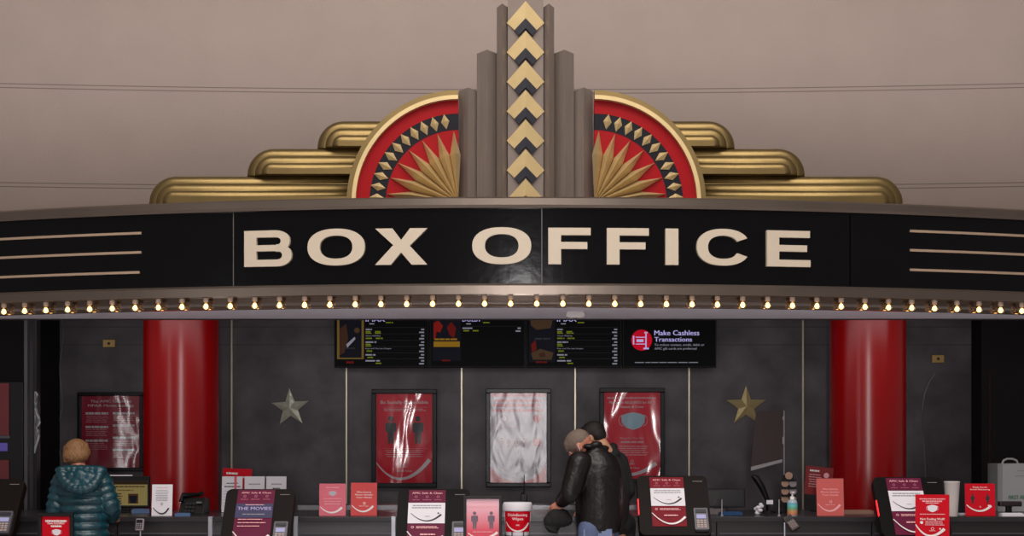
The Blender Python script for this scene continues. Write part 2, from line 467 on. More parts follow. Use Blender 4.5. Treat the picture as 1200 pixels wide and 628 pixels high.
AE = .40
ZT, ZB0, ZB1, ZL, ZS = PZ(231, 10), PZ(243, 10), PZ(333, 10), PZ(345, 10), PZ(358.5, 10)
marq = thing('marquee', 'wide curved black box office marquee with metal edges over the counter', 'marquee', (0, 0, 0))
joints = [-AE, ang(273), ang(635), ang(997), AE]
m_joint = M('joint_line', (96, 92, 90), rough=.4, metal=.4)
for i in range(4):
    sweep(MB(), [(0.012, ZB1), (0.012, ZB0), (.3, ZB0), (.3, ZB1)], joints[i] + (.0003 if i else 0), joints[i + 1] - (.0003 if i < 3 else 0), SHINYBLACK, n=30).build('fascia_panel', marq, fix=True)
sweep(MB(), [(-.015, ZB0 - .004), (-.03, ZB0 + .015), (-.03, ZT - .012), (-.018, ZT), (1.3, ZT), (1.3, ZT - .05), (.02, ZB0 - .004)], -AE, AE, TRIMSTEEL, n=90).build('top_trim', marq, fix=True)
sweep(MB(), [(-.015, ZB1 + .004), (-.03, ZB1 - .012), (-.03, ZL), (.3, ZL), (.3, ZB1 + .004)], -AE, AE, TRIMSTEEL, n=90).build('bottom_trim', marq, fix=True)
sweep(MB(), [(.07, ZL), (.06, ZS + .02), (.05, ZS - .004), (.10, ZS - .004), (.12, ZL)], -AE, AE, CHROME, n=90).build('bulb_channel', marq, fix=True)
# soffit: underside from the arc back to a straight beam
m_soff = M('soffit_grey', (236, 235, 246), rough=.55, var=.06, scale=2)
mb = MB(); vs = []; fs = []; n = 60; YB = 11.06
for i in range(n + 1):
    a = -AE + 2 * AE * i / n; x, y = arc(a, .1); y = min(y, YB - .02)
    vs += [(x, y, ZS), (x, YB, ZS), (x, y, ZS + .03), (x, YB, ZS + .03)]
for i in range(n):
    b = 4 * i; fs += [(b, b + 1, b + 5, b + 4), (b + 2, b + 6, b + 7, b + 3), (b + 1, b + 3, b + 7, b + 5), (b, b + 4, b + 6, b + 2)]
mb.add(vs, fs, m_soff); mb.build('soffit', marq, fix=True)
MB().box(-5.2, 5.2, YB - .01, YB + .1, ZS - .002, 3.2, M('header_beam', (70, 67, 70), rough=.6)).build('header_beam', marq)
for i in range(1, 3):
    a = joints[i]; x, y = arc(a, .008)
    MB().box(-.003, .003, 0, .02, ZB1, ZB0, m_joint).build('joint_strip', marq, (x, y, 0))
# stripes at both ends
for (pa, pb, py) in ((-140, 165, 273), (-140, 165, 295.5), (-140, 163, 319), (1067, 1340, 270.5), (1067, 1340, 293), (1067, 1340, 316)):
    a0, a1 = ang(pa), ang(pb); ref = a1 if pa < 0 else a0
    x, y = arc(ref); z = PZ(py, y)
    sweep(MB(), [(0.002, z - .009), (0.002, z + .009), (.02, z + .009), (.02, z - .009)], a0, a1, M('stripe_metal', (196, 170, 146), rough=.4, metal=.5), n=20).build('stripe', marq, fix=True)
# letters: convex quads in (0..1, 0..1) with v up
def ringq(cx, cy, rx, ry, ix, iy, a0, a1, n, e=2.3):
    q = []
    def pt(a, x, y):
        c, s = cos(a), sin(a)
        return (cx + x * math.copysign(abs(c) ** (2 / e), c), cy + y * math.copysign(abs(s) ** (2 / e), s))
    for i in range(n):
        t0, t1 = a0 + (a1 - a0) * i / n, a0 + (a1 - a0) * (i + 1) / n
        q.append([pt(t0, rx, ry), pt(t1, rx, ry), pt(t1, ix, iy), pt(t0, ix, iy)])
    return q
def rq(x0, y0, x1, y1):
    out = []; n = max(1, int((x1 - x0) * 8))
    for i in range(n):
        a, b = x0 + (x1 - x0) * i / n, x0 + (x1 - x0) * (i + 1) / n
        out.append([(a, y0), (b, y0), (b, y1), (a, y1)])
    return out
GLYPH = {
 'O': ringq(.5, .5, .5, .5, .285, .315, 0, 2 * pi, 40),
 'C': ringq(.5, .5, .5, .5, .29, .315, R_(27), R_(333), 36),
 'I': rq(0, 0, 1, 1),
 'F': rq(0, 0, .3, 1) + rq(.3, .8, 1, 1) + rq(.3, .42, .92, .61),
 'E': rq(0, 0, .28, 1) + rq(.28, .81, .985, 1) + rq(.28, 0, 1, .19) + rq(.28, .42, .92, .6),
 'X': [[(0, 1), (.33, 1), (.5, .68), (.5, .34)], [(.5, .68), (.67, 1), (1, 1), (.665, .52)], [(.5, .68), (.665, .52), (.5, .34), (.335, .52)],
       [(0, 0), (.3, 0), (.5, .34), (.335, .52)], [(.7, 0), (1, 0), (.665, .52), (.5, .34)]],
 'B': rq(0, 0, .26, 1) + rq(.26, .81, .68, 1) + rq(.26, 0, .72, .19) + rq(.26, .425, .72, .595)
      + ringq(.66, .7025, .30, .2975, .11, .1075, -pi / 2, pi / 2, 14, 2.2) + ringq(.68, .3075, .32, .3075, .12, .1175, -pi / 2, pi / 2, 14, 2.2),
}
for ch, p0, p1 in (('B', 287, 342.5), ('O', 361, 428), ('X', 440, 501), ('O', 553.5, 622.5), ('F', 642.5, 692), ('F', 711, 760), ('I', 779.5, 794.5), ('C', 816, 878), ('E', 898, 949)):
    a0, a1 = ang(p0), ang(p1); xm, ym = arc((a0 + a1) / 2)
    z1, z0 = PZ(266.5 + (0 if ch not in 'BXFIE' else .6), 10), PZ(309.8, 10)
    mb = MB()
    for q in GLYPH[ch]:
        A = sum(q[i][0] * q[(i + 1) % 4][1] - q[(i + 1) % 4][0] * q[i][1] for i in range(4))
        if A < 0: q = q[::-1]
        fr = []; bk = []
        for u, v in q:
            a = a0 + (a1 - a0) * u; z = z0 + (z1 - z0) * v
            x, y = arc(a, -.016); fr.append((x, y, z)); x, y = arc(a, .014); bk.append((x, y, z))
        mb.add(fr + bk, [(0, 1, 2, 3), (7, 6, 5, 4)] + [(i, i + 4, (i + 1) % 4 + 4, (i + 1) % 4) for i in range(4)], CREAM)
    mb.build('letter', marq)['label'] = 'cream raised letter %s' % ch

# ---- marquee bulbs
m_bulb = glass('bulb_glass', tint=(255, 232, 196), refl=.02, rough=.15, opac=.1)
m_core = M('bulb_core', (255, 220, 156), emit=4.6, var=.02)
m_sock = M('bulb_socket', (196, 172, 152), rough=.4)
def make_bulb():
    t = thing('marquee_bulb', '', 'bulb', group='glowing bulbs along the marquee edge')
    MB().lathe([(.017, 0), (.019, -.004), (.019, -.028), (.015, -.032)], (0, 0, 0), m_sock, n=14).build('socket', t)
    prof = [(.012, -.030), (.017, -.040), (.0235, -.052), (.0265, -.064), (.024, -.077), (.015, -.086), (.004, -.089)]
    MB().lathe(prof, (0, 0, 0), m_bulb, n=14).build('glass', t)
    MB().ell((0, 0, -.062), (.017, .017, .021), m_core, n=14, m=8).build('lit_core', t)
    return t
ordw = ['first', 'second', 'third', 'fourth', 'fifth', 'sixth', 'seventh', 'eighth', 'ninth', 'tenth', 'eleventh', 'twelfth', 'thirteenth', 'fourteenth', 'fifteenth', 'sixteenth', 'seventeenth', 'eighteenth', 'nineteenth', 'twentieth', 'twenty-first', 'twenty-second']
bulb0 = None; pitch = .1862 / RM
for side in (-1, 1):
    for i in range(22):
        a = side * (i + .5) * pitch - .0006
        x, y = arc(a, .02); px = HX + x / y * K
        if px < -6 or px > 1206: continue
        if bulb0 is None: bulb0 = make_bulb(); o = bulb0
        else: o = copy_tree(bulb0)
        o.location = (x, y, ZL - .002)
        o['label'] = 'glowing marquee bulb, %s to the %s of the steel spire above' % (ordw[i], 'left' if side < 0 else 'right')

# small white device under the soffit
t = thing('ceiling_sensor', 'small white rectangular device mounted under the grey soffit', 'sensor', (PX(674, 10.5), 10.5, ZS))
m_wp = M('white_plastic', (205, 202, 200), rough=.4)
MB().prism([(-.062, 0), (.062, 0), (.07, -.03), (.05, -.044), (-.05, -.044), (-.07, -.03)], -.05, .05, m_wp).build('housing', t, bevel=.004)
MB().lathe([(.018, -.052), (.012, -.044)], (0, 0, 0), M('lens_grey', (120, 118, 118), rough=.2), n=16).build('lens', t)

# ================================================================== SPIRE (art deco crest)
spire = thing('art_deco_spire', 'tall stepped steel art deco spire with gold chevrons on the marquee', 'spire', (PX(616, 10.1), 10.1, ZT))
def sx(px, D=10.1): return (px - 616) / K * D
def sz(py, D=10.1): return PZ(py, D) - ZT
def vpillar(pa, pb, ztop, yback, yfront, parent, mat=STEEL, name='pillar'):
    x0, x1 = sx(pa), sx(pb); xm = (x0 + x1) / 2
    pts = [(x0, yback), (xm, yfront), (x1, yback), (x1, .5), (x0, .5)]
    n = 5; vs = [(x, y, 0) for x, y in pts] + [(x, y, ztop) for x, y in pts]
    fs = [tuple(range(n - 1, -1, -1)), tuple(range(n, 2 * n))] + [(i, (i + 1) % n, (i + 1) % n + n, i + n) for i in range(n)]
    mb = MB(); mb.add(vs, fs, mat); return mb.build(name, parent, fix=True)
vpillar(582, 595.5, sz(3), .12, .02, spire, name='flange'); vpillar(636.5, 650, sz(3), .12, .02, spire, name='flange')
vpillar(558, 582.5, sz(54), .20, .09, spire); vpillar(650, 674, sz(54), .20, .09, spire)
vpillar(536.5, 559, sz(97), .24, .13, spire); vpillar(673.5, 697, sz(97), .24, .13, spire)
MB().box(sx(595), sx(637), .08, .5, 0, sz(-32), M('brushed_steel_band', (112, 101, 95), rough=.5, metal=.3, spec=.3)).build('center_band', spire)
m_chevblk = M('chevron_black', (36, 36, 46), rough=.4)
for k in range(-1, 7):
    ya = 34.4 + 34.8 * (k - 0)
    Z = lambda py: sz(py)
    ylo = lambda z: max(z, 0)
    def half(s, pts, mat, mb):
        q = [(s * sx(616 + dx), .03 + abs(dx) / 22 * .045, ylo(Z(ya + dy))) for dx, dy in pts]
        if s < 0: q = q[::-1]
        bk = [(x, .082, z) for x, y, z in q]; n = len(q)
        mb.add(q + bk, [tuple(range(n - 1, -1, -1)), tuple(range(n, 2 * n))] + [(i, (i + 1) % n, (i + 1) % n + n, i + n) for i in range(n)], mat)
    if ya > 232: continue
    g = MB()
    for s in (1, -1): half(s, [(0, 0), (22.3, 23.5), (13.2, 33), (0, 20)], PALEGOLD if k % 2 else PALEGOLD, g)
    g.build('gold_chevron', spire, fix=True)
    if ya + 20 < 228:
        g = MB()
        for s in (1, -1): half(s, [(0, 20), (13.2, 33), (8, 39.5), (0, 31.5)], m_chevblk, g)
        g.build('black_chevron', spire, fix=True)

# ================================================================== FAN MEDALLIONS
def medallion(px, side, label):
    D = 10.22; t = thing('fan_medallion', label, 'medallion', (PX(px, D), D, ZT), group='quarter round fan medallions beside the spire')
    u = D / K; yb = 0.
    z00 = PZ(231, D) - ZT
    def q(r, a): return (side * r * u * cos(a), r * u * sin(a))
    def band(r0, r1, y0, y1, mat, name, n=40, rim=None):
        g = MB(); vs = []; fs = []
        for i in range(n + 1):
            a = pi / 2 * i / n
            (xo, zo), (xi, zi) = q(r1, a), q(r0, a)
            vs += [(xo, y0, zo), (xi, y0, zi), (xo, y1, zo), (xi, y1, zi)]
        for i in range(n):
            b = 4 * i
            fs += [(b, b + 1, b + 5, b + 4), (b, b + 4, b + 6, b + 2), (b + 1, b + 3, b + 7, b + 5), (b + 2, b + 6, b + 7, b + 3)]
        fs += [(0, 2, 3, 1), (4 * n, 4 * n + 1, 4 * n + 3, 4 * n + 2)]
        g.add(vs, fs, mat, False); return g.build(name, t, fix=True)
    band(124, 130.5, -.02, .11, GOLD, 'outer_rim'); band(119.5, 124.2, -.045, .1, PALEGOLD, 'inner_rim')
    band(104, 120, 0, .1, DEEPRED, 'red_band'); band(85, 104.5, .002, .1, NAVY, 'checker_band'); band(0.5, 86, .004, .1, DEEPRED, 'red_field')
    for i in range(12):
        a = R_(3.3 + i * 7.75)
        if a > R_(88): continue
        rad = Vector((side * cos(a), 0, sin(a))); tan = Vector((-side * sin(a), 0, cos(a)))
        c = rad * 95.5 * u; h_, w_ = 9.0 * u, 4.9 * u
        y = Vector((0, -.004, 0))
        g = MB(); pts = [c + rad * h_, c + tan * w_, c - rad * h_, c - tan * w_, c + Vector((0, -.022, 0))]
        g.add([p + y for p in pts] + [p + Vector((0, .01, 0)) for p in pts[:4]], [(4, 0, 1), (4, 1, 2), (4, 2, 3), (4, 3, 0)] + [(i2, (i2 + 1) % 4, (i2 + 1) % 4 + 5, i2 + 5) for i2 in range(4)], PALEGOLD)
        g.build('diamond', t, fix=True)
    for i in range(7):
        a = R_(6.6 + i * 13.3)
        da = R_(6.3)
        g = MB(); f = lambda r, an, y: (side * r * u * cos(an), y, r * u * sin(an))
        rt = 84; rw = 56
        pts = [f(1, a, -.02), f(rw, a - da, -.006), f(rt, a, -.01), f(rw, a + da, -.006), f(rw * .98, a, -.095)]
        pts += [(x, .01, z) for x, y_, z in pts[:4]]
        g.add(pts, [(4, 0, 1), (4, 1, 2), (4, 2, 3), (4, 3, 0)] + [(i2, (i2 + 1) % 4, (i2 + 1) % 4 + 5, i2 + 5) for i2 in range(4)], PALEGOLD)
        g.build('fan_ray', t, fix=True)
medallion(537, -1, 'red and gold quarter round sunburst medallion left of the spire')
medallion(696.5, 1, 'red and gold quarter round sunburst medallion right of the spire')

# ================================================================== GOLD FINS
def fin(side, end_px, top_py, z_low, label, depth, rad_px=30):
    D = depth; xin = PX(616.5 + side * 84, D); cx0 = 616.5
    xe = PX(616.5 + side * end_px, D); zt = PZ(top_py, D); r = rad_px * D / K
    t = thing('stepped_fin', label, 'fin', (xe, D, z_low), group='stepped gold fins flanking the medallions')
    def outline(i_):
        rr = max(.01, r - i_); h_ = zt - z_low - i_; rr = min(rr, h_)
        p = [(-side * i_, 0.), (-side * i_, h_ - rr)]
        for j in range(1, 11):
            a = pi / 2 * j / 10; p.append((-side * (i_ + rr * (1 - cos(a))), h_ - rr + rr * sin(a)))
        return p + [(xin - xe, h_), (xin - xe, 0.)]
    for k, (ins, y0, y1) in enumerate(((0, .0, .34), (10.5, -.045, .0), (19.5, -.08, -.045))):
        i0 = ins * D / K; b_ = (9 if k < 2 else 7) * D / K; by = .05 if k == 0 else .035
        rings = [(i0, y1)] + [(i0 + b_ * (1 - cos(t)), y0 + by * (1 - sin(t))) for t in [pi / 2 * q / 6 for q in range(7)]]
        vs = []; fs = []; n = 14
        for ii, yy in rings: vs += [(x, yy, z) for x, z in outline(ii)]
        for j in range(len(rings) - 1):
            for q in range(n): fs.append((j * n + q, j * n + (q + 1) % n, (j + 1) * n + (q + 1) % n, (j + 1) * n + q))
        g = MB(); g.add(vs, fs, GOLD, True); g.add(vs, [tuple(range(n)), tuple(range((len(rings) - 1) * n, len(rings) * n))], GOLD)
        g.build(['outer_shell', 'middle_step', 'inner_step'][k], t, fix=True)
zf = [ZT, PZ(205.5, 10.42) + .001, PZ(173, 10.44) + .001]
for s, nm in ((-1, 'left'), (1, 'right')):
    fin(s, 443.5, 205.5, zf[0], 'lowest and longest gold rounded fin on the %s of the spire' % nm, 10.42, 32)
    fin(s, 328, 173, zf[1], 'middle gold rounded fin stacked on the %s of the spire' % nm, 10.44, 31)
    fin(s, 245.5, 140.5, zf[2], 'topmost and shortest gold rounded fin on the %s of the spire' % nm, 10.46, 31)

# ================================================================== POSTERS
FILM = glass('poster_film', refl=.04, rough=.13, bump=.6, bscale=3.6)
FILM2 = glass('poster_film_wrinkled', refl=.11, rough=.27, bump=.26, bscale=6)
PRED = M('poster_red', (242, 24, 58), rough=.5, var=.08, spec=.2)
PPINK = M('poster_pink_print', (236, 170, 176), rough=.5)
PMAROON = M('poster_maroon', (176, 18, 52), rough=.5, var=.08)
MASKBLUE = M('mask_blue', (176, 214, 226), rough=.5, var=.06)
def poster(px0, py0, px1, py1, label, bg, elems, film, fw=5.5, frame=None, D=13.95):
    frame = frame or BLACK
    x0, x1, z0, z1 = PX(px0, D), PX(px1, D), PZ(py1, D), PZ(py0, D); w_, h_ = x1 - x0, z1 - z0; f = fw * D / K
    t = thing('framed_poster', label, 'poster', ((x0 + x1) / 2, D, z0), group='framed posters on the booth wall')
    g = MB()
    def fr(xa, xb, xc, xd, za, zb, zc, zd):
        pass
    for a, b, c, d in ((-w_ / 2, w_ / 2, 0, f), (-w_ / 2, w_ / 2, h_ - f, h_), (-w_ / 2, -w_ / 2 + f, f, h_ - f), (w_ / 2 - f, w_ / 2, f, h_ - f)):
        g.box(a, b, -.025, .05, c, d, frame)
    g.build('frame', t, bevel=.006)
    g = MB(); draw(g, w_ - 2 * f, h_ - 2 * f, bg, elems, y=.012, z0=f); g.build('printed_sheet', t)
    MB().flat([(-w_ / 2 + f, f), (w_ / 2 - f, f), (w_ / 2 - f, h_ - f), (-w_ / 2 + f, h_ - f)], -.008, film).build('film_cover', t)
W_, Dk = WHITE, DARKPRINT
def lines(u0, u1, v0, v1, n, th, m):
    return [('l', u0 + random.uniform(0, .03), v0 + (v1 - v0) * i / max(1, n - 1), u1 - random.uniform(0, .06), th, m) for i in range(n)]
GLOSSFRAME = M('gloss_black_frame', (12, 12, 15), rough=.3, spec=.3)
poster(91, 459.5, 168, 552, 'framed maroon movie ratings guide poster left of the red column', PMAROON,
    [('t', 'The AMC Guide to', .5, .075, .035, .70, W_), ('t', 'MPAA Movie Ratings', .5, .135, .035, .78, W_)]
    + sum([[('l', .07, .23 + .19 * i, .46, .03, W_)] + lines(.07, .46, .28 + .19 * i, .36 + .19 * i, 4, .008, PPINK) for i in range(3)], [])
    + sum([[('l', .54, .23 + .17 * i, .92, .028, W_)] + lines(.54, .93, .275 + .17 * i, .34 + .17 * i, 4, .008, PPINK) for i in range(4)], []), FILM, fw=4.2)
poster(435.5, 456, 512, 571, 'framed red Be Socially Responsible poster with two standing figures', PRED,
    [('t', 'Be Socially Responsible', .5, .095, .038, .84, W_), ('r', .12, .15, .9, .153, PPINK)] + lines(.12, .9, .168, .185, 2, .01, PPINK)
    + [('p', .26, .25, .31, Dk), ('p', .74, .25, .31, Dk), ('r', .14, .615, .9, .618, PPINK)] + lines(.16, .86, .635, .70, 4, .009, PPINK)
    + [('o', .5, .79, .03, PPINK, .6), ('t', 'AMC', .5, .82, .016, .1, W_), ('t', 'Safe & Clean', .5, .865, .018, .26, W_), ('s', .0, .77, .45, .955, .95, .74, .02, .07, W_)], FILM, fw=5.2)
poster(569.5, 455.5, 645.5, 570.5, 'framed pale glare-covered poster on the wall behind the wipes bucket', M('poster_glare', (206, 190, 200), rough=.4, var=.1),  # pale ground paints in the flash glare over the print
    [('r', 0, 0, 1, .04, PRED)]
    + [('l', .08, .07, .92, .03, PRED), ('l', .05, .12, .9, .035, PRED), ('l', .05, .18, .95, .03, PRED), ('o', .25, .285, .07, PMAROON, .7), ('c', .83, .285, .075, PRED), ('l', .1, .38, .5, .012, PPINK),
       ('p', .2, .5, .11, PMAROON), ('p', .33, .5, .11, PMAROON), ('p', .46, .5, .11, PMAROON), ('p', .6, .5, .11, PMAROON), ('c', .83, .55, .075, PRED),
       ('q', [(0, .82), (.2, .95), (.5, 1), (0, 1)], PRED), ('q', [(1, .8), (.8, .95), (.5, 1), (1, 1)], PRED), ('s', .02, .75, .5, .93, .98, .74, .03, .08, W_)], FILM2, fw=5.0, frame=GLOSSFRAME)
poster(702.5, 454.5, 779, 566, 'framed red masks required poster with a pale blue face mask', PRED,
    [('l', .06, .055, .94, .02, PPINK), ('t', 'Masks Are REQUIRED for All', .47, .115, .032, .74, W_), ('t', 'Guests & Crew', .5, .165, .03, .42, W_),
     ('m', .52, .325, .42, MASKBLUE, PPINK), ('t', 'Please Do Your Part', .5, .53, .024, .42, PPINK), ('l', .3, .565, .72, .022, PPINK)] + lines(.25, .8, .62, .72, 5, .011, PPINK)
    + [('o', .5, .80, .03, PPINK, .6), ('t', 'AMC', .5, .83, .016, .1, W_), ('t', 'Safe & Clean', .5, .875, .018, .26, W_), ('s', .02, .84, .45, .955, .93, .82, .03, .07, W_)], FILM, fw=5.2)

# ================================================================== MENU SCREENS
def E(name, rgb, s=1.0): return M(name, rgb, emit=s, rough=.5, var=.05, spec=.08)
SBLK = M('screen_black', (8, 8, 11), rough=.5, spec=.08); SW = E('screen_white', (150, 150, 165), .35); SY = E('screen_yellow', (120, 130, 30), .3)
SR = E('screen_red', (205, 8, 40), .4); SP = E('screen_lilac', (180, 172, 225), .6); SB = E('screen_brown', (70, 44, 30), .25); SG = E('screen_gold', (120, 96, 46), .3)
SDR = E('screen_dark_red', (105, 22, 16), .3); SOR = E('screen_amber', (150, 112, 26), .35); SDK = E('screen_dark_blue', (20, 22, 32), .2); SSK = E('screen_tan', (86, 64, 44), .2); SGY = E('screen_grey', (60, 60, 66), .2)
BEZ = M('screen_bezel', (26, 24, 26), rough=.5, spec=.15)
def screen(px0, px1, label, elems):
    D = 13.8; py0, py1 = 364, 430.5
    x0, x1, z0, z1 = PX(px0, D), PX(px1, D), PZ(py1, D), PZ(py0, D); w_, h_ = x1 - x0, z1 - z0
    t = thing('menu_screen', label, 'screen', ((x0 + x1) / 2, D, z0), group='row of menu screens under the marquee')
    MB().box(-w_ / 2, w_ / 2, 0, .06, 0, h_, BEZ).box(-.15, .15, .06, .198, h_ * .3, h_ * .8, BEZ).build('housing', t, bevel=.004)
    b = .012; g = MB(); draw(g, w_ - 2 * b, h_ - 2 * b, SBLK, elems, y=-.003, z0=b); g.build('display', t)
# v: 0 = top (py 365) ... 1 = bottom (py 429)
def V(py): return (py - 365) / 64.
def listing(u0, logo, rows):
    e_ = [('t', logo, u0, V(374), .075, .21 if logo == 'IMAX' else .2, SP, 'L')]
    e_ += [('l', u0 + .04, V(378.5), u0 + .1, .02, SW), ('l', u0 + .22, V(377), u0 + .3, .022, SY)]
    for v, wd, txt, ys in rows:
        if txt: e_ += [('t', txt, u0, V(v) + .012, .022, wd, SW, 'L')]
        else: e_ += [('l', u0, V(v), u0 + wd, .025, SW)]
        for (yo, a, b_) in ys: e_ += [('l', u0 + a, V(v + yo), u0 + b_, .024, SY)]
        e_ += [('l', .93, V(v), .97, .025, SW), ('l', .91, V(v + 3.4), .97, .025, SW)]
        e_ += [('r', u0, V(v - 1.6), .98, V(v - 1.35), SGY)]
    return e_
rows = [(385, .07, None, [(2.6, 0, .06), (4.4, 0, .07), (2.6, .1, .17), (4.4, .1, .18)]), (392.5, .16, 'Chaos Walking', [(3, 0, .08), (3, .11, .19)]),
        (400, .12, None, [(2.6, 0, .06), (4.6, 0, .07)]), (407.5, .28, 'Raya and The Last Dragon', [(3, .01, .08)]), (415, .11, None, [(3, .02, .09)]), (422, .16, None, [(3, .11, .18)])]
art1 = [('r', .02, 0, .31, .87, SG), ('r', .045, 0, .285, .845, SDK), ('q', [(.05, .3), (.12, .22), (.14, .5), (.1, .75), (.045, .8)], SB), ('c', .235, .34, .03, SSK), ('q', [(.2, .4), (.28, .4), (.285, .8), (.18, .8)], SDK),
        ('q', [(.12, .6), (.21, .46), (.22, .5), (.13, .66)], SW), ('l', .09, .66, .23, .02, SGY), ('l', .12, .91, .22, .04, SDR)]
art2 = [('r', .02, .02, .32, .9, SDK), ('q', [(.03, .2), (.08, .16), (.13, .26), (.1, .38), (.06, .36), (.05, .5), (.03, .5)], E('screen_art_red', (140, 26, 20), .3)), ('q', [(.17, .28), (.22, .18), (.27, .3), (.25, .5), (.2, .42)], SDR), ('l', .04, .49, .29, .03, SOR), ('r', .03, .545, .31, .645, SOR), ('l', .12, .88, .21, .03, SDR)]
art3 = [('r', .02, .0, .30, .92, SDK), ('q', [(.03, .1), (.16, .06), (.28, .1), (.25, .3), (.1, .33), (.04, .25)], SSK), ('q', [(.04, .6), (.09, .52), (.1, .7), (.05, .75)], SDR), ('q', [(.04, .76), (.14, .68), (.28, .75), (.26, .88), (.06, .88)], SSK), ('q', [(.12, .77), (.18, .74), (.2, .82), (.14, .84)], SB), ('l', .08, .48, .25, .03, SGY), ('l', .09, .91, .22, .03, SDR)]
screen(391.5, 502.5, 'menu screen with an IMAX list beside gold-framed dark artwork, leftmost', art1 + listing(.33, 'IMAX', rows))
screen(503.5, 615.5, 'menu screen headed DOLBY with red faces and an amber block', art2 + listing(.34, 'DOLBY', [(383.5, .12, None, [(3, .01, .08), (3, .11, .18)])]))
screen(616.5, 728.5, 'menu screen with an IMAX list beside tan and dark artwork', art3 + listing(.32, 'IMAX', rows))
screen(729.5, 839.5, 'menu screen reading Make Cashless Transactions with a red round icon',
       [('c', .195, .52, .115, SR), ('r', .10, .44, .115, .60, SP), ('r', .13, .46, .24, .475, SP), ('r', .13, .585, .24, .6, SP), ('r', .235, .40, .25, .66, SP), ('r', .215, .66, .275, .69, SP), ('r', .225, .37, .26, .395, SP), ('l', .14, .505, .225, .05, SP),
        ('t', 'Make Cashless', .335, .385, .092, .49, SP, 'L'), ('t', 'Transactions', .335, .505, .085, .41, SP, 'L'),
        ('t', 'To reduce contact, credit, debit or', .335, .605, .042, .545, SW, 'L'), ('t', 'AMC gift cards are preferred', .335, .675, .042, .46, SW, 'L'), ('l', .12, .925, .83, .014, SW)])

# ================================================================== COUNTER
CF, CB, CZ = 10.95, 12.0, 1.0
m_ctop = M('counter_top', (44, 42, 46), rough=.25, var=.2)
m_cfront = M('counter_front', (64, 63, 69), rough=.35, var=.15, scale=3)
m_cdark = M('counter_front_dark', (30, 27, 30), rough=.4, var=.15, scale=3)
ctr = thing('ticket_counter', 'long dark ticket counter with silver posts across the booth', 'counter', (0, CF, 0))
MB().box(-5.4, 5.4, -.02, CB - CF, CZ - .04, CZ, m_ctop).build('countertop', ctr, bevel=.004)
xs = [-5.4, PX(137, CF), PX(247, CF), PX(347, CF), PX(463, CF), PX(600, CF), PX(752, CF), PX(840, CF), PX(1022, CF), 5.4]
for i in range(len(xs) - 1):
    MB().box(xs[i] + .004, xs[i + 1] - .004, .01, .06, .05, CZ - .04, m_cfront if 2 <= i <= 5 else m_cdark).build('front_panel', ctr)
    MB().box(xs[i] + .02, xs[i + 1] - .02, -.006, .012, .865, .873, M('panel_lip', (92, 92, 100), rough=.3, metal=.4)).build('panel_lip', ctr)
for px in (247.5, 347, 461.5):
    x = PX(px, CF); MB().box(x - .017, x + .017, -.04, .01, .05, CZ + .002, SILVER).build('post', ctr, bevel=.003)
x0, x1 = PX(622, 11.6), PX(765, 11.6)
# rear ledge with a bright nosing behind the counter
ledge = thing('rear_ledge', 'low grey ledge with silver edge behind the counter', 'ledge', (0, 12.25, 0))
MB().box(PX(350, 12.3), PX(835, 12.3), 0, .3, .98, 1.03, m_cfront).build('shelf', ledge)
MB().box(PX(350, 12.3), PX(835, 12.3), -.012, .0, .985, 1.028, M('nosing', (150, 148, 152), rough=.35, metal=.6)).build('nosing', ledge)
MB().box(PX(352, 12.3), PX(833, 12.3), .02, .28, 0, .98, m_cdark).build('cabinet', ledge)

# ---------------------------------------------------------------- sign helpers
CLEAR = glass('clear_acrylic', refl=.03, rough=.06)
PINKSH = M('sheened_pink', (214, 96, 116), rough=.35, var=.12, scale=14)
REDSH = M('sheened_red', (206, 58, 58), rough=.4, var=.08, scale=14)
SALMON = M('sheened_salmon', (200, 88, 84), rough=.4, var=.08, scale=14)
def counter_sign(px0, py0, px1, label, bg, elems, D=11.0, yaw=0., lean=.10, base=CZ, w=None, cat='sign', group=None, edge=True):
    wd = (px1 - px0) / K * D if w is None else w
    h = PZ(py0, D) - base
    t = thing('counter_sign', label, cat, (PX((px0 + px1) / 2, D), D, base), (0, 0, yaw), group)
    g = MB(); draw(g, wd, h, bg, elems, y=0, bgthick=.003); g.build('printed_sheet', t, (0, 0, .003), (-lean, 0, 0))
    g = MB(); g.box(-wd / 2 - .004, wd / 2 + .004, .0035, .006, 0, h + .003, CLEAR).build('acrylic_back', t, (0, 0, .003), (-lean, 0, 0))
    MB().box(-wd / 2, wd / 2, -.005, .09, 0, .003, CLEAR).build('foot', t)
    return t
def smile(m, v=.72, vm=.88): return ('s', .04, v, .46, vm, .86, v + .02, .03, .085, m)
three = lambda m: [('t', 'When Entering', .5, .28, .045, .56, m), ('t', 'Please Sanitize', .5, .36, .045, .68, m), ('t', 'Your Hands', .5, .44, .045, .6, m), ('o', .52, .62, .05, m, .6), ('t', 'Safe & Clean', .5, .70, .03, .36, m), smile(m, .68, .87)]
counter_sign(374, 567, 405, 'pinkish sign with grey mask symbol on the counter, left of an orange-red one', PINKSH, [('m', .5, .3, .26, M('mask_grey', (176, 176, 186)), PPINK), ('l', .25, .11, .75, .02, PPINK), ('l', .15, .46, .86, .014, PPINK), ('t', 'Not Feeling Well?', .5, .55, .034, .64, PPINK), ('l', .2, .62, .8, .02, PPINK), smile(W_, .72, .9)], yaw=.03, group='red signs on the counter')
counter_sign(411, 566, 441.5, 'orange-red sign with three text lines, right beside the pinkish mask sign', REDSH, three(W_), group='red signs on the counter')
counter_sign(957.5, 561, 989, 'salmon red sign with three text lines in front of the right column', SALMON, three(PPINK), yaw=-.03, group='red signs on the counter')
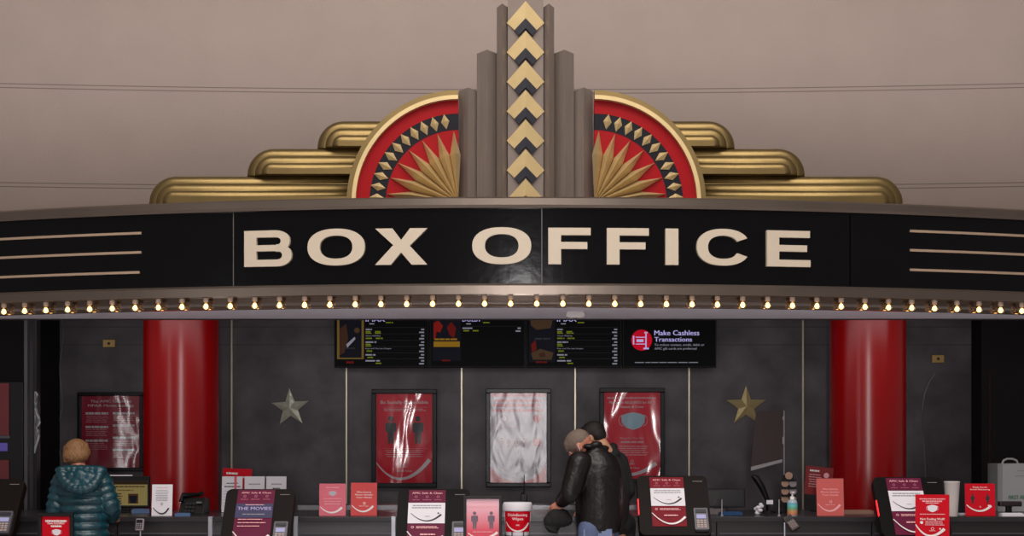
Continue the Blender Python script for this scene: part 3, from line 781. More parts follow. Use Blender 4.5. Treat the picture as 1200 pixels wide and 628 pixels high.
counter_sign(1132, 567, 1166, 'bright red social distancing sign with two dark figures by the first aid box', SIGNRED, [('t', 'Thank You for', .5, .11, .04, .5, W_), ('t', 'Social Distancing', .5, .18, .04, .66, W_), ('p', .25, .32, .3, Dk), ('p', .75, .32, .3, Dk), ('o', .5, .72, .03, PPINK, .6), smile(W_, .66, .85), ('c', .78, .68, .03, W_)], yaw=-.12, group='red signs on the counter')
counter_sign(177.5, 568, 201.5, 'narrow white leaflet with dark smile on the counter before the left column', PAPER, [('l', .2, .1, .8, .012, PINKSH)] + lines(.18, .82, .18, .5, 7, .016, M('grey_print', (140, 138, 146))) + [('o', .5, .62, .06, M('grey_print', (140, 138, 146)), .6), ('s', .08, .74, .5, .93, .84, .75, .03, .08, Dk)], group='white sheets on the counter')
# three white sheets and red leaflets behind kiosk
GP = M('grey_print', (140, 138, 146))
for px0, px1, lab, el in ((259.5, 283.5, 'white printed sheet standing behind the kiosk, nearest the red column', [('l', .22, .18, .8, .025, Dk), ('l', .12, .27, .9, .03, Dk), ('r', .6, 0, .72, 1, PINKSH)] + lines(.12, .88, .4, .9, 7, .015, GP)),
                          (286, 309.5, 'white printed sheet standing behind the kiosk, middle of three', [('l', .2, .2, .8, .03, GP), ('l', .18, .5, .82, .04, GP)] + lines(.15, .85, .62, .9, 5, .015, GP)),
                          (311.5, 335, 'white printed sheet standing behind the kiosk, farthest from the red column', [('l', .25, .2, .78, .03, GP), ('l', .32, .32, .7, .03, Dk), ('l', .25, .45, .78, .025, Dk)] + lines(.2, .85, .56, .9, 5, .015, GP))):
    counter_sign(px0, 558.5, px1, lab, PAPER, el, D=11.55, group='white sheets on the counter')
def leaflet(px0, py0, px1, py1, D, label, roll, bg, el):
    w_, h_ = (px1 - px0) / K * D, (py1 - py0) / K * D; zb = PZ(py1, D)
    t = thing('leaflet', label, 'leaflet', (PX((px0 + px1) / 2, D), D, CZ), (0, 0, 0))
    MB().tube([(0, .02, 0), (0, .02, zb - CZ + .06)], .006, BLACK).box(-.05, .05, -.03, .07, 0, .006, BLACK).build('stand', t)
    g = MB(); draw(g, w_, h_, bg, el, y=0, bgthick=.003); g.build('printed_sheet', t, (0, 0, zb - CZ), (-.05, roll, 0))
leaflet(260, 549, 294, 577, 11.75, 'red leaflet sticking up behind the three white sheets', .04, SIGNRED, [('l', .12, .17, .52, .08, W_), ('l', .12, .34, .7, .03, PPINK), ('l', .66, .32, .9, .07, W_)])
leaflet(942, 547, 974, 580, 11.8, 'dark red leaflet tilted behind the salmon red sign', .1, M('leaflet_dark_red', (134, 20, 26), rough=.4), [('l', .14, .12, .5, .06, W_), ('c', .76, .28, .1, PPINK)] + lines(.12, .6, .28, .7, 6, .025, PPINK))

# ================================================================== KIOSKS
KBLK = M('kiosk_black', (9, 8, 8), rough=.5, spec=.12); KBRN = M('kiosk_brown_black', (20, 13, 11), rough=.5, spec=.12)
KPUR = M('print_purple', (98, 14, 54), rough=.5, spec=.2); KMAR = M('print_maroon', (122, 2, 26), rough=.5, spec=.2); KNAVY = M('print_navy', (42, 38, 84), rough=.5)
GREYP = M('reader_grey', (86, 84, 92), rough=.4); KEYM = M('key_pale', (168, 150, 146), rough=.5); LCD = M('reader_lcd', (150, 150, 190), emit=.25); REDLED = M('status_red', (255, 30, 40), emit=1.6)
def kiosk(pc, ptop, D, label, elems, wpx=80, sheet=(.22, .76), bg=KPUR, body=KBLK, led=False, reader=True, hh=.53, tilt=.62, face_v=(.02, .98)):
    wd = wpx / K * D
    ztop = PZ(ptop, D + .0); zb = ztop - hh * cos(tilt)
    yb = D - hh * sin(tilt)
    t = thing('ticket_kiosk', label, 'kiosk', (PX(pc, D), D, 0), group='black self-service kiosks at the counter')
    loc = (0, yb - D, zb); rot = (-tilt, 0, 0)
    hs = MB().prism(rrect(-wd / 2, 0, wd / 2, hh, .045, 6), 0, .07, body).build('housing', t, loc, rot, bevel=.008)
    sw0, sw1 = -wd / 2 + sheet[0] * wd, -wd / 2 + sheet[1] * wd
    g = MB(); draw(g, sw1 - sw0, hh * (face_v[1] - face_v[0]), bg, elems, y=-.004, x0=sw0, z0=hh * (1 - face_v[1]), bgthick=.005); g.build('screen_sheet', t, loc, rot)
    MB().box(wd * .29, wd * .43, -.003, .002, hh * .90, hh * .906, M('logo_grey', (140, 136, 134))).build('logo_bar', t, loc, rot)
    if reader:
        rx = wd * .36
        rd = MB().prism(rrect(rx - .052, .03, rx + .052, .22, .01, 4), -.03, .004, GREYP).build('card_reader', t, loc, rot, bevel=.003)
        MB().box(rx - .035, rx + .035, -.034, -.028, .125, .16, LCD).box(rx - .04, rx + .04, -.036, -.029, .178, .205, M('reader_dark', (36, 34, 44))).build('reader_display', rd)
        g = MB()
        for i in range(3):
            for j in range(4): g.box(rx - .036 + i * .026, rx - .016 + i * .026, -.036, -.029, .042 + j * .019, .056 + j * .019, KEYM)
        g.build('keypad', rd)
    if led: MB().box(-wd / 2 - .004, -wd / 2 + .003, -.004, .012, hh * .34, hh * .60, REDLED).build('status_light', t, loc, rot)
    MB().box(-.11, .11, -.16, .0, .02, zb + .2, body).build('pedestal', t)
    MB().box(-.24, .24, -.24, .1, 0, .025, body).build('foot_plate', t, bevel=.006)
    return t
ICN = M('icon_print', (170, 96, 116), rough=.5, spec=.2)
def icons(v, m):
    m = ICN
    return [('o', .2, v, .04, m, .55), ('o', .5, v, .04, m, .55), ('o', .8, v, .04, m, .55), ('l', .1, v + .05, .3, .012, m), ('l', .38, v + .05, .62, .012, m), ('l', .7, v + .05, .9, .012, m)]
def kface(low, m_low):
    return [('t', 'AMC Safe & Clean', .5, .055, .035, .82, PPINK)] + icons(.125, PPINK) + [('r', 0, .235, 1, .595, PAPER), ('l', .12, .275, .9, .018, GP), ('l', .1, .315, .9, .018, GP), ('s', .08, .42, .5, .555, .9, .44, .015, .06, Dk), ('c', .82, .42, .025, Dk), ('t', 'AMC', .53, .475, .02, .14, GP),
            ('o', .14, .665, .04, PPINK, .6), ('l', .24, .65, .8, .014, PPINK), ('l', .24, .675, .86, .012, PPINK), ('l', .35, .78, .76, .025, PPINK), ('s', .0, .74, .5, .96, .97, .82, .025, .07, W_)]
mv = [('t', 'AMC Safe & Clean', .5, .05, .03, .8, PPINK)] + icons(.115, PPINK) + [('r', 0, .25, 1, .5, KNAVY), ('l', .25, .265, .75, .012, PPINK), ('t', 'THE MOVIES', .5, .335, .055, .9, M('lilac_print', (170, 160, 205))), ('l', .2, .43, .8, .015, GP), ('l', .1, .52, .75, .014, PPINK), ('l', .1, .58, .85, .014, PPINK), ('l', .1, .64, .7, .014, PPINK), ('s', .0, .74, .5, .95, .97, .8, .025, .07, W_)]
kiosk(306, 573, 10.75, 'black kiosk with a purple and navy THE MOVIES sheet before the white papers', mv, wpx=80, sheet=(.17, .71), body=KBRN)
kiosk(509, 573, 10.75, 'black kiosk with purple and white sheet, left of the pink framed sign', kface(0, 0), wpx=84, sheet=(.15, .66))
kiosk(787, 557.5, 10.75, 'black kiosk with red and white sheet and red side light, right of the two men', kface(0, 0), wpx=82, sheet=(.18, .66), bg=KMAR, led=True, body=KBRN, face_v=(.03, .86))
kiosk(1062, 559, 10.75, 'black kiosk with maroon and white sheet behind a red mask sign', kface(0, 0), wpx=80, sheet=(.19, .70), bg=KPUR, led=True, reader=False)
kiosk(-10, 561, 10.75, 'dark kiosk cut off by the left edge beside the black display cabinet', kface(0, 0), wpx=80, sheet=(.1, .5), body=KBRN)

# ================================================================== FLOOR-STANDING SIGNS
def stand_sign(px0, py0, px1, hpx, D, label, bg, elems, yaw=0., fw=3.0, frame=BLACK, lean=.0):
    w_, h_ = (px1 - px0) / K * D, hpx / K * D; zt = PZ(py0, D)
    t = thing('sign_stand', label, 'sign', (PX((px0 + px1) / 2, D), D, 0), (0, 0, yaw))
    f = fw / K * D; zb = zt - h_
    if fw > 0:
        g = MB()
        for a, b, c, d in ((-w_ / 2, w_ / 2, 0, f), (-w_ / 2, w_ / 2, h_ - f, h_), (-w_ / 2, -w_ / 2 + f, f, h_ - f), (w_ / 2 - f, w_ / 2, f, h_ - f)): g.box(a, b, -.012, .02, c, d, frame)
        g.build('frame', t, (0, 0, zb), bevel=.003)
    g = MB(); draw(g, w_ - 2 * f, h_ - 2 * f, bg, elems, y=.003, z0=f, bgthick=.01); g.build('printed_sheet', t, (0, 0, zb))
    MB().tube([(0, .03, .02), (0, .03, zb + h_ * .6)], .016, frame, n=12).build('pole', t)
    MB().lathe([(.14, 0), (.14, .012), (.03, .03)], (0, .03, 0), frame, n=28).build('base', t)
redmask = [('t', 'Please Do Not Enter', .5, .10, .026, .78, PPINK), ('l', .2, .14, .8, .03, PPINK), ('l', .3, .185, .7, .025, PPINK), ('m', .5, .32, .3, PAPER, PPINK), ('l', .13, .45, .87, .018, PPINK), ('t', 'Not Feeling Well?', .5, .57, .05, .72, W_), ('c', .18, .655, .045, W_)] + lines(.27, .85, .62, .7, 3, .018, PPINK) + [('o', .5, .80, .05, PPINK, .6), ('l', .4, .84, .6, .015, PPINK), ('s', .0, .70, .4, .965, .85, .80, .03, .09, W_), ('c', .72, .80, .025, W_)]
redmask[0] = ('l', .12, .09, .88, .026, PPINK)
stand_sign(44.5, 601, 86.5, 52, 10.12, 'black framed red mask sign standing in front of the woman', SIGNRED, [('l', .12, .1, .88, .05, W_), ('t', 'Masks REQUIRED', .5, .185, .05, .6, W_), ('l', .32, .24, .7, .045, W_), ('m', .52, .42, .3, PAPER, PPINK), ('t', 'Not Feeling Well?', .5, .62, .05, .72, W_)], yaw=-.08, fw=4)
PINKGRAD = M('sign_pink_gradient', (226, 112, 128), rough=.4, var=.1)
# gradient: paler towards the top through a height ramp
def vertical_gradient(m, z0, z1, ca, cb):
    nt = m.node_tree; b = nt.nodes['Principled BSDF']; g = nt.nodes.new('ShaderNodeNewGeometry'); s = nt.nodes.new('ShaderNodeSeparateXYZ'); r = nt.nodes.new('ShaderNodeMapRange'); x = nt.nodes.new('ShaderNodeMix'); x.data_type = 'RGBA'
    nt.links.new(g.outputs['Position'], s.inputs[0]); nt.links.new(s.outputs['Z'], r.inputs[0]); r.inputs[1].default_value = z0; r.inputs[2].default_value = z1
    nt.links.new(r.outputs[0], x.inputs[0]); x.inputs[6].default_value = S(*ca); x.inputs[7].default_value = S(*cb); nt.links.new(x.outputs[2], b.inputs['Base Color'])
vertical_gradient(PINKGRAD, PZ(622, 10.2), PZ(586, 10.2), (216, 62, 84), (240, 190, 205))
FIGG = M('figure_grey', (112, 92, 106), rough=.5)
stand_sign(543, 581, 588.5, 56, 10.12, 'black framed pink sign with two grey standing figures', PINKGRAD, [('l', .1, .08, .9, .02, PPINK), ('l', .08, .17, .92, .035, PPINK), ('p', .25, .3, .42, FIGG), ('p', .76, .3, .42, FIGG), ('l', .2, .78, .8, .02, PPINK), ('s', .05, .82, .5, .95, .95, .80, .03, .08, W_)], fw=3.6, yaw=.02)
stand_sign(1073.5, 579.5, 1112, 50, 10.05, 'frameless bright red mask sign standing before the rightmost kiosk', SIGNRED, redmask, fw=0, yaw=-.15)

# ================================================================== WIPES BUCKET
Db = 10.5
bk = thing('wipes_bucket', 'white and red bucket of disinfecting wipes on a stand', 'bucket', (PX(606.5, Db), Db, PZ(627, Db)))
u = Db / K
MB().lathe([(13.2 * u, 0), (13.6 * u, .01), (16 * u, 30 * u), (15.4 * u, 30 * u)], (0, 0, 0), PAPER, n=40).build('pail', bk)
MB().lathe([(16.8 * u, 29 * u), (17.0 * u, 30 * u), (17.0 * u, 37 * u), (16 * u, 38.5 * u), (4 * u, 38.6 * u)], (0, 0, 0), PAPER, n=40).build('lid', bk)
g = MB()
def rad_at(z): return (13.6 + (16 - 13.6) * (z / (30 * u))) * u + .0016
def wrap(g, src_v, src_f, mat, off=0.):
    out = []
    for x, y, z in src_v:
        r = rad_at(z) + off; a = x / r
        out.append((r * sin(a), -r * cos(a), z))
    g.add(out, src_f, mat)
def wrapquad(x0, z0, x1, z1, n=24):
    v = []; f = []
    for i in range(n + 1):
        x = x0 + (x1 - x0) * i / n; v += [(x, 0, z0), (x, 0, z1)]
    for i in range(n): f.append((2 * i, 2 * i + 2, 2 * i + 3, 2 * i + 1))
    return v, f
v, f = wrapquad(-19 * u, 4.5 * u, 19 * u, 28.5 * u); wrap(g, v, f, SIGNRED)
for s, zc, wd in (('Disinfecting', 24.6 * u, 25 * u), ('Wipes', 20 * u, 13.5 * u)):
    t_ = MB(); put_text(t_, s, 0, zc, 3.2 * u, wd, 0, WHITE); wrap(g, t_.v, t_.f, WHITE, .001)
top, bot = smile_pts(-16 * u, 16 * u, 0, 5.5 * u, 15 * u, 15 * u, .008, .016)
for i in range(len(top) - 1): wrap(g, [(a, 0, b) for a, b in (bot[i], bot[i + 1], top[i + 1], top[i])], [(0, 1, 2, 3)] if True else [], WHITE, .001)
t_ = MB(); put_text(t_, 'AMC', 0, 12.5 * u, 1.6 * u, 4 * u, 0, WHITE); wrap(g, t_.v, t_.f, WHITE, .001)
g.build('wrap_label', bk)
MB().tube([(17 * u * cos(a), -.0 + 17 * u * .25 * -sin(a), 29.5 * u - 20 * u * sin(a) * .0) for a in [pi * i / 10 for i in range(11)]], .002, SILVER, n=6).build('bail_handle', bk)
bs = thing('bucket_stand', 'black floor stand carrying the wipes bucket', 'stand', (PX(606.5, Db), Db, 0))
zb = PZ(627, Db)
MB().lathe([(.10, zb - .03), (.10, zb - .006)], (0, 0, 0), BLACK, n=32).build('tray', bs)
g = MB()
for a in (-2.0, -1.1, .6, 2.5): g.tube([(.098 * cos(a), .098 * sin(a), zb - .02), (.100 * cos(a), .100 * sin(a), zb + .035)], .004, BLACK, n=6)
g.build('clip', bs)
MB().tube([(0, 0, .02), (0, 0, zb - .02)], .03, BLACK, n=16).build('pole', bs)
MB().lathe([(.12, 0), (.12, .015), (.04, .03)], (0, 0, 0), BLACK, n=28).build('base', bs)

# walkie-talkie
rd = thing('two_way_radio', 'black two-way radio with thin antenna upright behind the wipes bucket', 'radio', (PX(614, 11.15), 11.15, CZ))
MB().box(-.026, .026, -.018, .018, 0, .165, BLACK).build('body', rd, bevel=.006)
MB().lathe([(.009, .165), (.009, .185)], (-.012, 0, 0), BLACK, n=12).build('knob', rd)
MB().tube([(.0, 0, .16), (.002, 0, .32)], [.006, .003], BLACK, n=8).build('antenna', rd)

# ================================================================== COUNTER-TOP CLUTTER
# monitor (left) + yellow screen
Dm = 11.6
mo = thing('monitor', 'black monitor with a yellowish screen beside the woman', 'monitor', (PX(146, Dm), Dm, CZ), (0, 0, .0))
wd = 58 / K * Dm; zb = PZ(595, Dm) - CZ; h = (595 - 558) / K * Dm
MB().box(-wd / 2, wd / 2, 0, .04, zb, zb + h, BLACK).build('housing', mo, bevel=.006)
YS = E('display_khaki', (128, 116, 72), .35)
g = MB(); draw(g, wd - .03, h - .06, YS, [('r', 0, 0, 1, .14, E('display_brown', (46, 34, 24), .2)), ('l', .3, .2, .95, .05, SB), ('l', .35, .36, .7, .03, SB), ('r', .58, .52, .8, .92, SB), ('q', [(.6, .6), (.78, .6), (.75, .9), (.63, .9)], SDK)] + lines(.2, .5, .5, .9, 5, .04, SB), y=-.002, z0=zb + .02); g.build('display', mo)
MB().box(-wd / 2 + .03, -wd / 2 + .27, -.01, .0, zb + h + .002, zb + h + .012, PAPER).build('light_bar', mo)
MB().box(-.03, .03, .03, .06, 0, zb + .1, BLACK).box(-.11, .11, -.04, .12, 0, .012, BLACK).build('stand', mo, bevel=.003)
# second monitor, seen as a dark screen on the right
mo2 = thing('monitor', 'small dark monitor on the counter right of the red-lit kiosk', 'monitor', (PX(850, 11.6), 11.6, CZ), (0, 0, -.06))
wd = 46 / K * 11.6; h = 22 / K * 11.6; zb = .04
MB().box(-wd / 2, wd / 2, 0, .03, zb, zb + h, BLACK).build('housing', mo2, bevel=.005)
g = MB(); draw(g, wd - .03, h - .03, M('dead_screen', (32, 28, 32), rough=.2), [], y=-.002, z0=zb + .015); g.build('display', mo2)
MB().box(-.03, .03, .015, .04, 0, zb + .05, BLACK).box(-.08, .08, -.03, .08, 0, .01, BLACK).build('stand', mo2)
# telephone
Dp = 11.35
ph = thing('telephone', 'black desk telephone on the counter in front of the left column', 'telephone', (PX(227, Dp), Dp, CZ), (0, 0, -.1))
u = Dp / K
g = MB(); s_ = [(-.05, 0), (.11, 0), (.12, .11), (.03, .135)]
pts = [(-16 * u, y, z) for y, z in s_] + [(14 * u, y, z) for y, z in s_]
g.add(pts, [(0, 1, 2, 3), (7, 6, 5, 4)] + [(i, i + 4, (i + 1) % 4 + 4, (i + 1) % 4) for i in range(4)], BLACK); g.build('base', ph, fix=True, bevel=.005)
g = MB(); g.tube([(-15 * u, .0, .10), (-14 * u, .02, .15), (6 * u, .03, .155), (9 * u, .02, .165)], [.02, .022, .016, .022], BLACK, n=12); g.build('handset', ph)
MB().box(4 * u, 10 * u, -.02, .0, .085, .1, M('phone_lcd', (120, 120, 128))).build('phone_display', ph, (0, 0.0, 0))
g = MB()
for i in range(3):
    for j in range(3): g.box(-8 * u + i * 4 * u, -5.5 * u + i * 4 * u, -.055 + j * .018, -.03 + j * .018, .02 + j * .028, .034 + j * .028, M('phone_key', (58, 56, 60)))
g.build('keypad', ph)
# blue papers etc
def slip(px, py, D, w_, d_, mat, label, name='paper_slip', rz=.2, h=.012, cat='paper'):
    o = MB().box(-w_ / 2, w_ / 2, -d_ / 2, d_ / 2, 0, h, mat).box(-w_ * .4, w_ * .46, -d_ * .4, d_ * .45, h, h + .004, mat).build(name, None, (PX(px, D), D, CZ), (0, 0, rz)); tag(o, label, cat); return o
BLUE = M('blue_plastic', (44, 82, 128), rough=.4, var=.2)
slip(165, 600, 11.5, .14, .1, BLUE, 'blue packet lying under the yellowish monitor', name='blue_packet', cat='packet', h=.03)
slip(214, 603, 11.05, .12, .08, BLUE, 'blue packet lying between white leaflet and telephone', name='blue_packet', cat='packet', h=.02)
slip(856, 601, 11.25, .17, .09, BLUE, 'blue packet lying before the small dark monitor', name='blue_packet', cat='packet', h=.02)
slip(838, 598, 11.4, .14, .1, M('pale_packet', (120, 112, 112)), 'pale packet leaning beside the red-lit kiosk', name='pale_packet', cat='packet', h=.035, rz=-.4)
slip(1003, 601, 11.4, .26, .1, M('tan_papers', (150, 112, 96)), 'tan papers lying at the foot of the right column', h=.025, rz=.05)
slip(1127, 602, 11.2, .08, .08, PAPER, 'white card lying between the white cup and red sign', h=.01)
slip(1185, 603, 11.03, .17, .08, PAPER, 'white papers lying before the black scanner by the first aid case', h=.02, rz=0)
# pens / thin posts
for px, lab in ((846, 'thin clear stick standing before the small dark monitor'), (913, 'thin clear stick standing left of the sanitizer bottle')):
    o = thing('clear_stick', lab, 'stick', (PX(px, 11.05), 11.05, CZ)); MB().lathe([(.012, 0), (.012, .006), (.004, .008), (.004, .13)], (0, 0, 0), M('pale_plastic', (150, 146, 150)), n=10).build('rod', o)
# unidentified black curved object, somewhat like a telephone, + white pieces
hs = thing('gooseneck_object', 'black curved gooseneck object standing under the clear acrylic guard', 'desk_item', (PX(895, 11.5), 11.5, CZ))
u = 11.5 / K
MB().tube([(6 * u, 0, 0), (4 * u, 0, 16 * u), (-2 * u, 0, 30 * u), (-9 * u, 0, 41 * u), (-14 * u, 0, 44 * u)], [.02, .02, .028, .03, .012], BLACK, n=12).build('neck', hs)
MB().lathe([(.06, 0), (.06, .012), (.02, .02)], (6 * u, 0, 0), BLACK, n=20).build('base', hs)
wt = thing('crumpled_tissue', 'crumpled white tissue on the counter below the black gooseneck', 'tissue', (PX(889.5, 11.2), 11.2, CZ))
g = MB(); random.seed(3)
for k in range(7): g.ell((random.uniform(-.02, .02), random.uniform(-.02, .02), .015 + k * .011), (.024 - k * .001, .02, .016), PAPER, n=8, m=5)
g.build('tissue', wt)
wl = thing('price_tag', 'small white tag on a stem right of the black gooseneck', 'tag', (PX(902, 11.2), 11.2, CZ))
MB().box(-.026, .026, -.003, .003, .085, .118, PAPER).build('card', wl); MB().box(-.03, .03, -.02, .02, 0, .01, BLACK).box(-.008, .008, 0, .004, .01, .09, BLACK).build('stem', wl)
# gift card rack: four card columns
gr = thing('card_rack', 'black rack of small round tan cards behind the sanitizer bottle', 'rack', (PX(924, 11.45), 11.45, CZ))
u = 11.45 / K
TAN = M('card_tan', (176, 140, 120), rough=.5, var=.25, scale=40); TANG = M('card_grey', (150, 140, 142), rough=.5, var=.2)
MB().box(-6 * u, 6 * u, .0, .02, 0, 45 * u, BLACK).box(-9 * u, 9 * u, -.03, .07, 0, .01, BLACK).build('back_board', gr)
for z, xs_ in ((44, (0,)), (35, (-4.5, 4.5)), (26, (-4.5, 4.5)), (17, (-4.5, 4.5))):
    MB().box(-8 * u, 8 * u, -.035, .0, (z - 6.5) * u, (z - 4) * u, BLACK).build('shelf', gr)
    for x_ in xs_:
        MB().prism([(x_ * u + a * u, z * u + b * u) for a, b in circle_pts(0, 0, 4.4, 16)], -.022, -.008, TAN if x_ <= 0 else TANG).build('card', gr)
# sanitizer bottle
sb = thing('sanitizer_bottle', 'clear pump bottle with rainbow label on the counter', 'bottle', (PX(928.5, 11.0), 11.0, CZ))
u = 11.0 / K
lab_m = M('rainbow_label', (90, 150, 160), rough=.4)
nt = lab_m.node_tree; b = nt.nodes['Principled BSDF']; g_ = nt.nodes.new('ShaderNodeNewGeometry'); s_ = nt.nodes.new('ShaderNodeSeparateXYZ'); r_ = nt.nodes.new('ShaderNodeMapRange'); rp = nt.nodes.new('ShaderNodeValToRGB')
nt.links.new(g_.outputs['Position'], s_.inputs[0]); nt.links.new(s_.outputs['Z'], r_.inputs[0]); r_.inputs[1].default_value = CZ + .01; r_.inputs[2].default_value = CZ + 17 * u
cr = rp.color_ramp; cr.elements[0].color = S(196, 110, 84); cr.elements[1].color = S(70, 130, 190)
for p_, c_ in ((.3, (190, 140, 90)), (.5, (96, 164, 120)), (.75, (100, 190, 196))):
    e = cr.elements.new(p_); e.color = S(*c_)
nt.links.new(r_.outputs[0], rp.inputs[0]); nt.links.new(rp.outputs[0], b.inputs['Base Color'])
MB().lathe([(5.6 * u, 0), (6 * u, .004), (6 * u, 16 * u), (5 * u, 18.5 * u), (2.2 * u, 20 * u)], (0, 0, 0), M('bottle_pale', (160, 176, 186), rough=.15, spec=.6), n=24).build('bottle_body', sb)
MB().lathe([(6.08 * u, 1.5 * u), (6.08 * u, 15.5 * u)], (0, 0, 0), lab_m, n=24, cap=False).build('label_wrap', sb)
MB().lathe([(2.6 * u, 19.5 * u), (2.6 * u, 23 * u), (1 * u, 23.5 * u), (1 * u, 27 * u), (2.4 * u, 27.3 * u), (2.4 * u, 29 * u)], (0, 0, 0), WHITE, n=16).box(-1.0 * u, 1.0 * u, -6 * u, 0, 27.5 * u, 29 * u, WHITE).build('pump', sb)
# card terminal on a stem in front of the counter
ct = thing('card_terminal', 'tilted dark card terminal on a silver stem below the sanitizer bottle', 'terminal', (PX(921, 10.8), 10.8, 0))
u = 10.8 / K
MB().tube([(-1.5 * u, 0, .02), (-1.5 * u, 0, PZ(612, 10.8))], .008, SILVER, n=10).lathe([(.12, 0), (.12, .015), (.02, .03)], (-1.5 * u, 0, 0), BLACK, n=24).build('stem', ct)
tb = MB().box(-.035, .035, -.02, .02, -.07, .07, M('terminal_brown', (62, 48, 46), rough=.4)).build('body', ct, (6 * u, -.02, PZ(613, 10.8)), (-.7, -.55, 0), bevel=.008)
MB().box(-.025, .025, -.024, -.019, .02, .055, M('terminal_display', (30, 30, 36), rough=.2)).build('display', tb)
g = MB()
for i in range(3):
    for j in range(4): g.box(-.024 + i * .018, -.011 + i * .018, -.024, -.019, -.055 + j * .017, -.044 + j * .017, M('terminal_key', (120, 106, 104)))
g.build('keypad', tb)
# silver card terminal at left (between counter posts)
ct = thing('card_terminal', 'small pale card terminal on a stem right of the woman', 'terminal', (PX(164.5, 10.85), 10.85, 0))
u = 10.85 / K; zt = PZ(608, 10.85)
MB().tube([(0, 0, .02), (0, 0, zt - .06)], .008, SILVER, n=10).lathe([(.12, 0), (.12, .015), (.02, .03)], (0, 0, 0), BLACK, n=24).build('stem', ct)
tb = MB().box(-4.6 * u, 4.6 * u, -.015, .015, -14 * u, 0, M('terminal_pale', (150, 138, 146), rough=.4)).build('body', ct, (0, 0, zt), (-.3, 0, 0), bevel=.005)
MB().box(-3.6 * u, 3.6 * u, -.019, -.014, -5.5 * u, -1.5 * u, M('terminal_display', (30, 30, 36))).build('display', tb)
g = MB()
for i in range(3):
    for j in range(3): g.box((-3.4 + i * 2.5) * u, (-1.6 + i * 2.5) * u, -.018, -.014, (-12.5 + j * 2.2) * u, (-11 + j * 2.2) * u, DARKPRINT)
g.build('keypad', tb)
# white cup stack
cs = thing('cup', 'tall white paper cup between the rightmost kiosk and red distancing sign', 'cup', (PX(1115.5, 11.05), 11.05, CZ)); u = 11.05 / K
MB().lathe([(6.6 * u, 0), (9 * u, 39 * u), (9.5 * u, 40 * u), (9.0 * u, 40.5 * u), (8.4 * u, 39.5 * u), (6.2 * u, 3 * u)], (0, 0, 0), M('cup_white', (206, 198, 196), rough=.5, var=.03), n=32).build('wall', cs)
# first aid box
fa = thing('first_aid_box', 'grey-white first aid case with handle and green lettering', 'case', (PX(1175, 11.7), 11.7, CZ), (0, 0, .36))
u = 11.75 / K
m_fa = M('first_aid_grey', (182, 184, 188), rough=.4, var=.05); m_fag = M('first_aid_edge', (120, 126, 126), rough=.4)
g = MB().box(0, 58 * u, 0, .06, 0, 56 * u, m_fa)
put_text(g, 'FIRST AID', 8.5 * u, 16.5 * u, 4.6 * u, 26 * u, -.0015, M('green_print', (6, 110, 62), rough=.5), align='L')
for z_, a_, b_ in ((47, 21, 34), (41, 17, 38)): g.flat([(a_ * u, z_ * u), (b_ * u, z_ * u), (b_ * u, (z_ + .7) * u), (a_ * u, (z_ + .7) * u)], -.001, GP)
g.build('lid', fa, bevel=.006)
MB().box(0, 58 * u, .064, .19, 0, 56 * u, m_fag).build('tray', fa, bevel=.006)
MB().tube([(5 * u, .05, 55.5 * u), (7 * u, .05, 59.5 * u), (12 * u, .05, 61.5 * u), (20 * u, .05, 61.5 * u), (26 * u, .05, 59.5 * u), (28 * u, .05, 55.5 * u)], .009, M('handle_grey', (170, 170, 172), rough=.4), n=10).build('handle', fa)
# black clamp / scanner stand in front of the first aid box
cl = thing('scanner_stand', 'black scanner on a short stand before the first aid case', 'scanner', (PX(1182, 11.2), 11.2, CZ)); u = 11.2 / K
MB().box(-12 * u, 14 * u, -.04, .03, 10 * u, 16 * u, M('scanner_brown', (36, 24, 26), rough=.4)).build('head', cl, bevel=.008)
MB().box(-3 * u, 3 * u, -.02, .02, 0, 11 * u, BLACK).box(-9 * u, 9 * u, -.05, .05, 0, .012, BLACK).build('stand', cl, bevel=.004)

# ================================================================== CLEAR ACRYLIC GUARDS
REFLTINT = glass('acrylic_reflection', tint=(120, 88, 84), refl=.02, rough=.3, opac=.16); EDGE = M('acrylic_edge', (150, 146, 150), rough=.3, emit=.03)  # brown pane tint painted in for a reflection; edges glow faintly
Dg = 11.6; u = Dg / K
ag = thing('acrylic_guard', 'tilted clear acrylic guard with a painted brown reflection hanging under the golden star', 'guard', P(899, 600, Dg) * 1.0)
ag.location = (PX(899, Dg), Dg, CZ)
Zc = lambda py: PZ(py, Dg) - CZ
q = [(-13 * u, Zc(482)), (18 * u, Zc(481)), (17.5 * u, Zc(540)), (-19 * u, Zc(549))]
MB().prism(q, 0, .006, REFLTINT).build('pane', ag)
MB().prism([(-19 * u, Zc(547)), (17.5 * u, Zc(538)), (17.5 * u, Zc(541.5)), (-19 * u, Zc(551.5))], -.004, .01, EDGE).build('lower_edge', ag)
MB().tube([(20 * u, .003, 0), (20 * u, .003, Zc(481))], .0045, EDGE, n=8).box(10 * u, 26 * u, -.05, .06, 0, .008, CLEAR).build('post', ag)
MB().box(16.5 * u, 20 * u, 0, .006, Zc(520), Zc(512), EDGE).box(16.5 * u, 20 * u, 0, .006, Zc(492), Zc(488), EDGE).build('bracket', ag)
ag2 = thing('acrylic_guard', 'clear acrylic guard with a crescent highlight modelled as its edge right of the right column', 'guard', (PX(1110, Dg), Dg, CZ))
cpts = [((px - 1110) * u, Zc(py)) for px, py in ((1097, 437), (1090, 446), (1084, 460), (1081, 478), (1081, 500), (1083, 520), (1085, 560), (1085, 597))]
MB().prism(cpts + [((1160 - 1110) * u, Zc(597)), ((1160 - 1110) * u, Zc(437))], 0, .005, glass('guard_clear', tint=(246, 245, 246), refl=-.032, rough=.15)).build('pane', ag2)
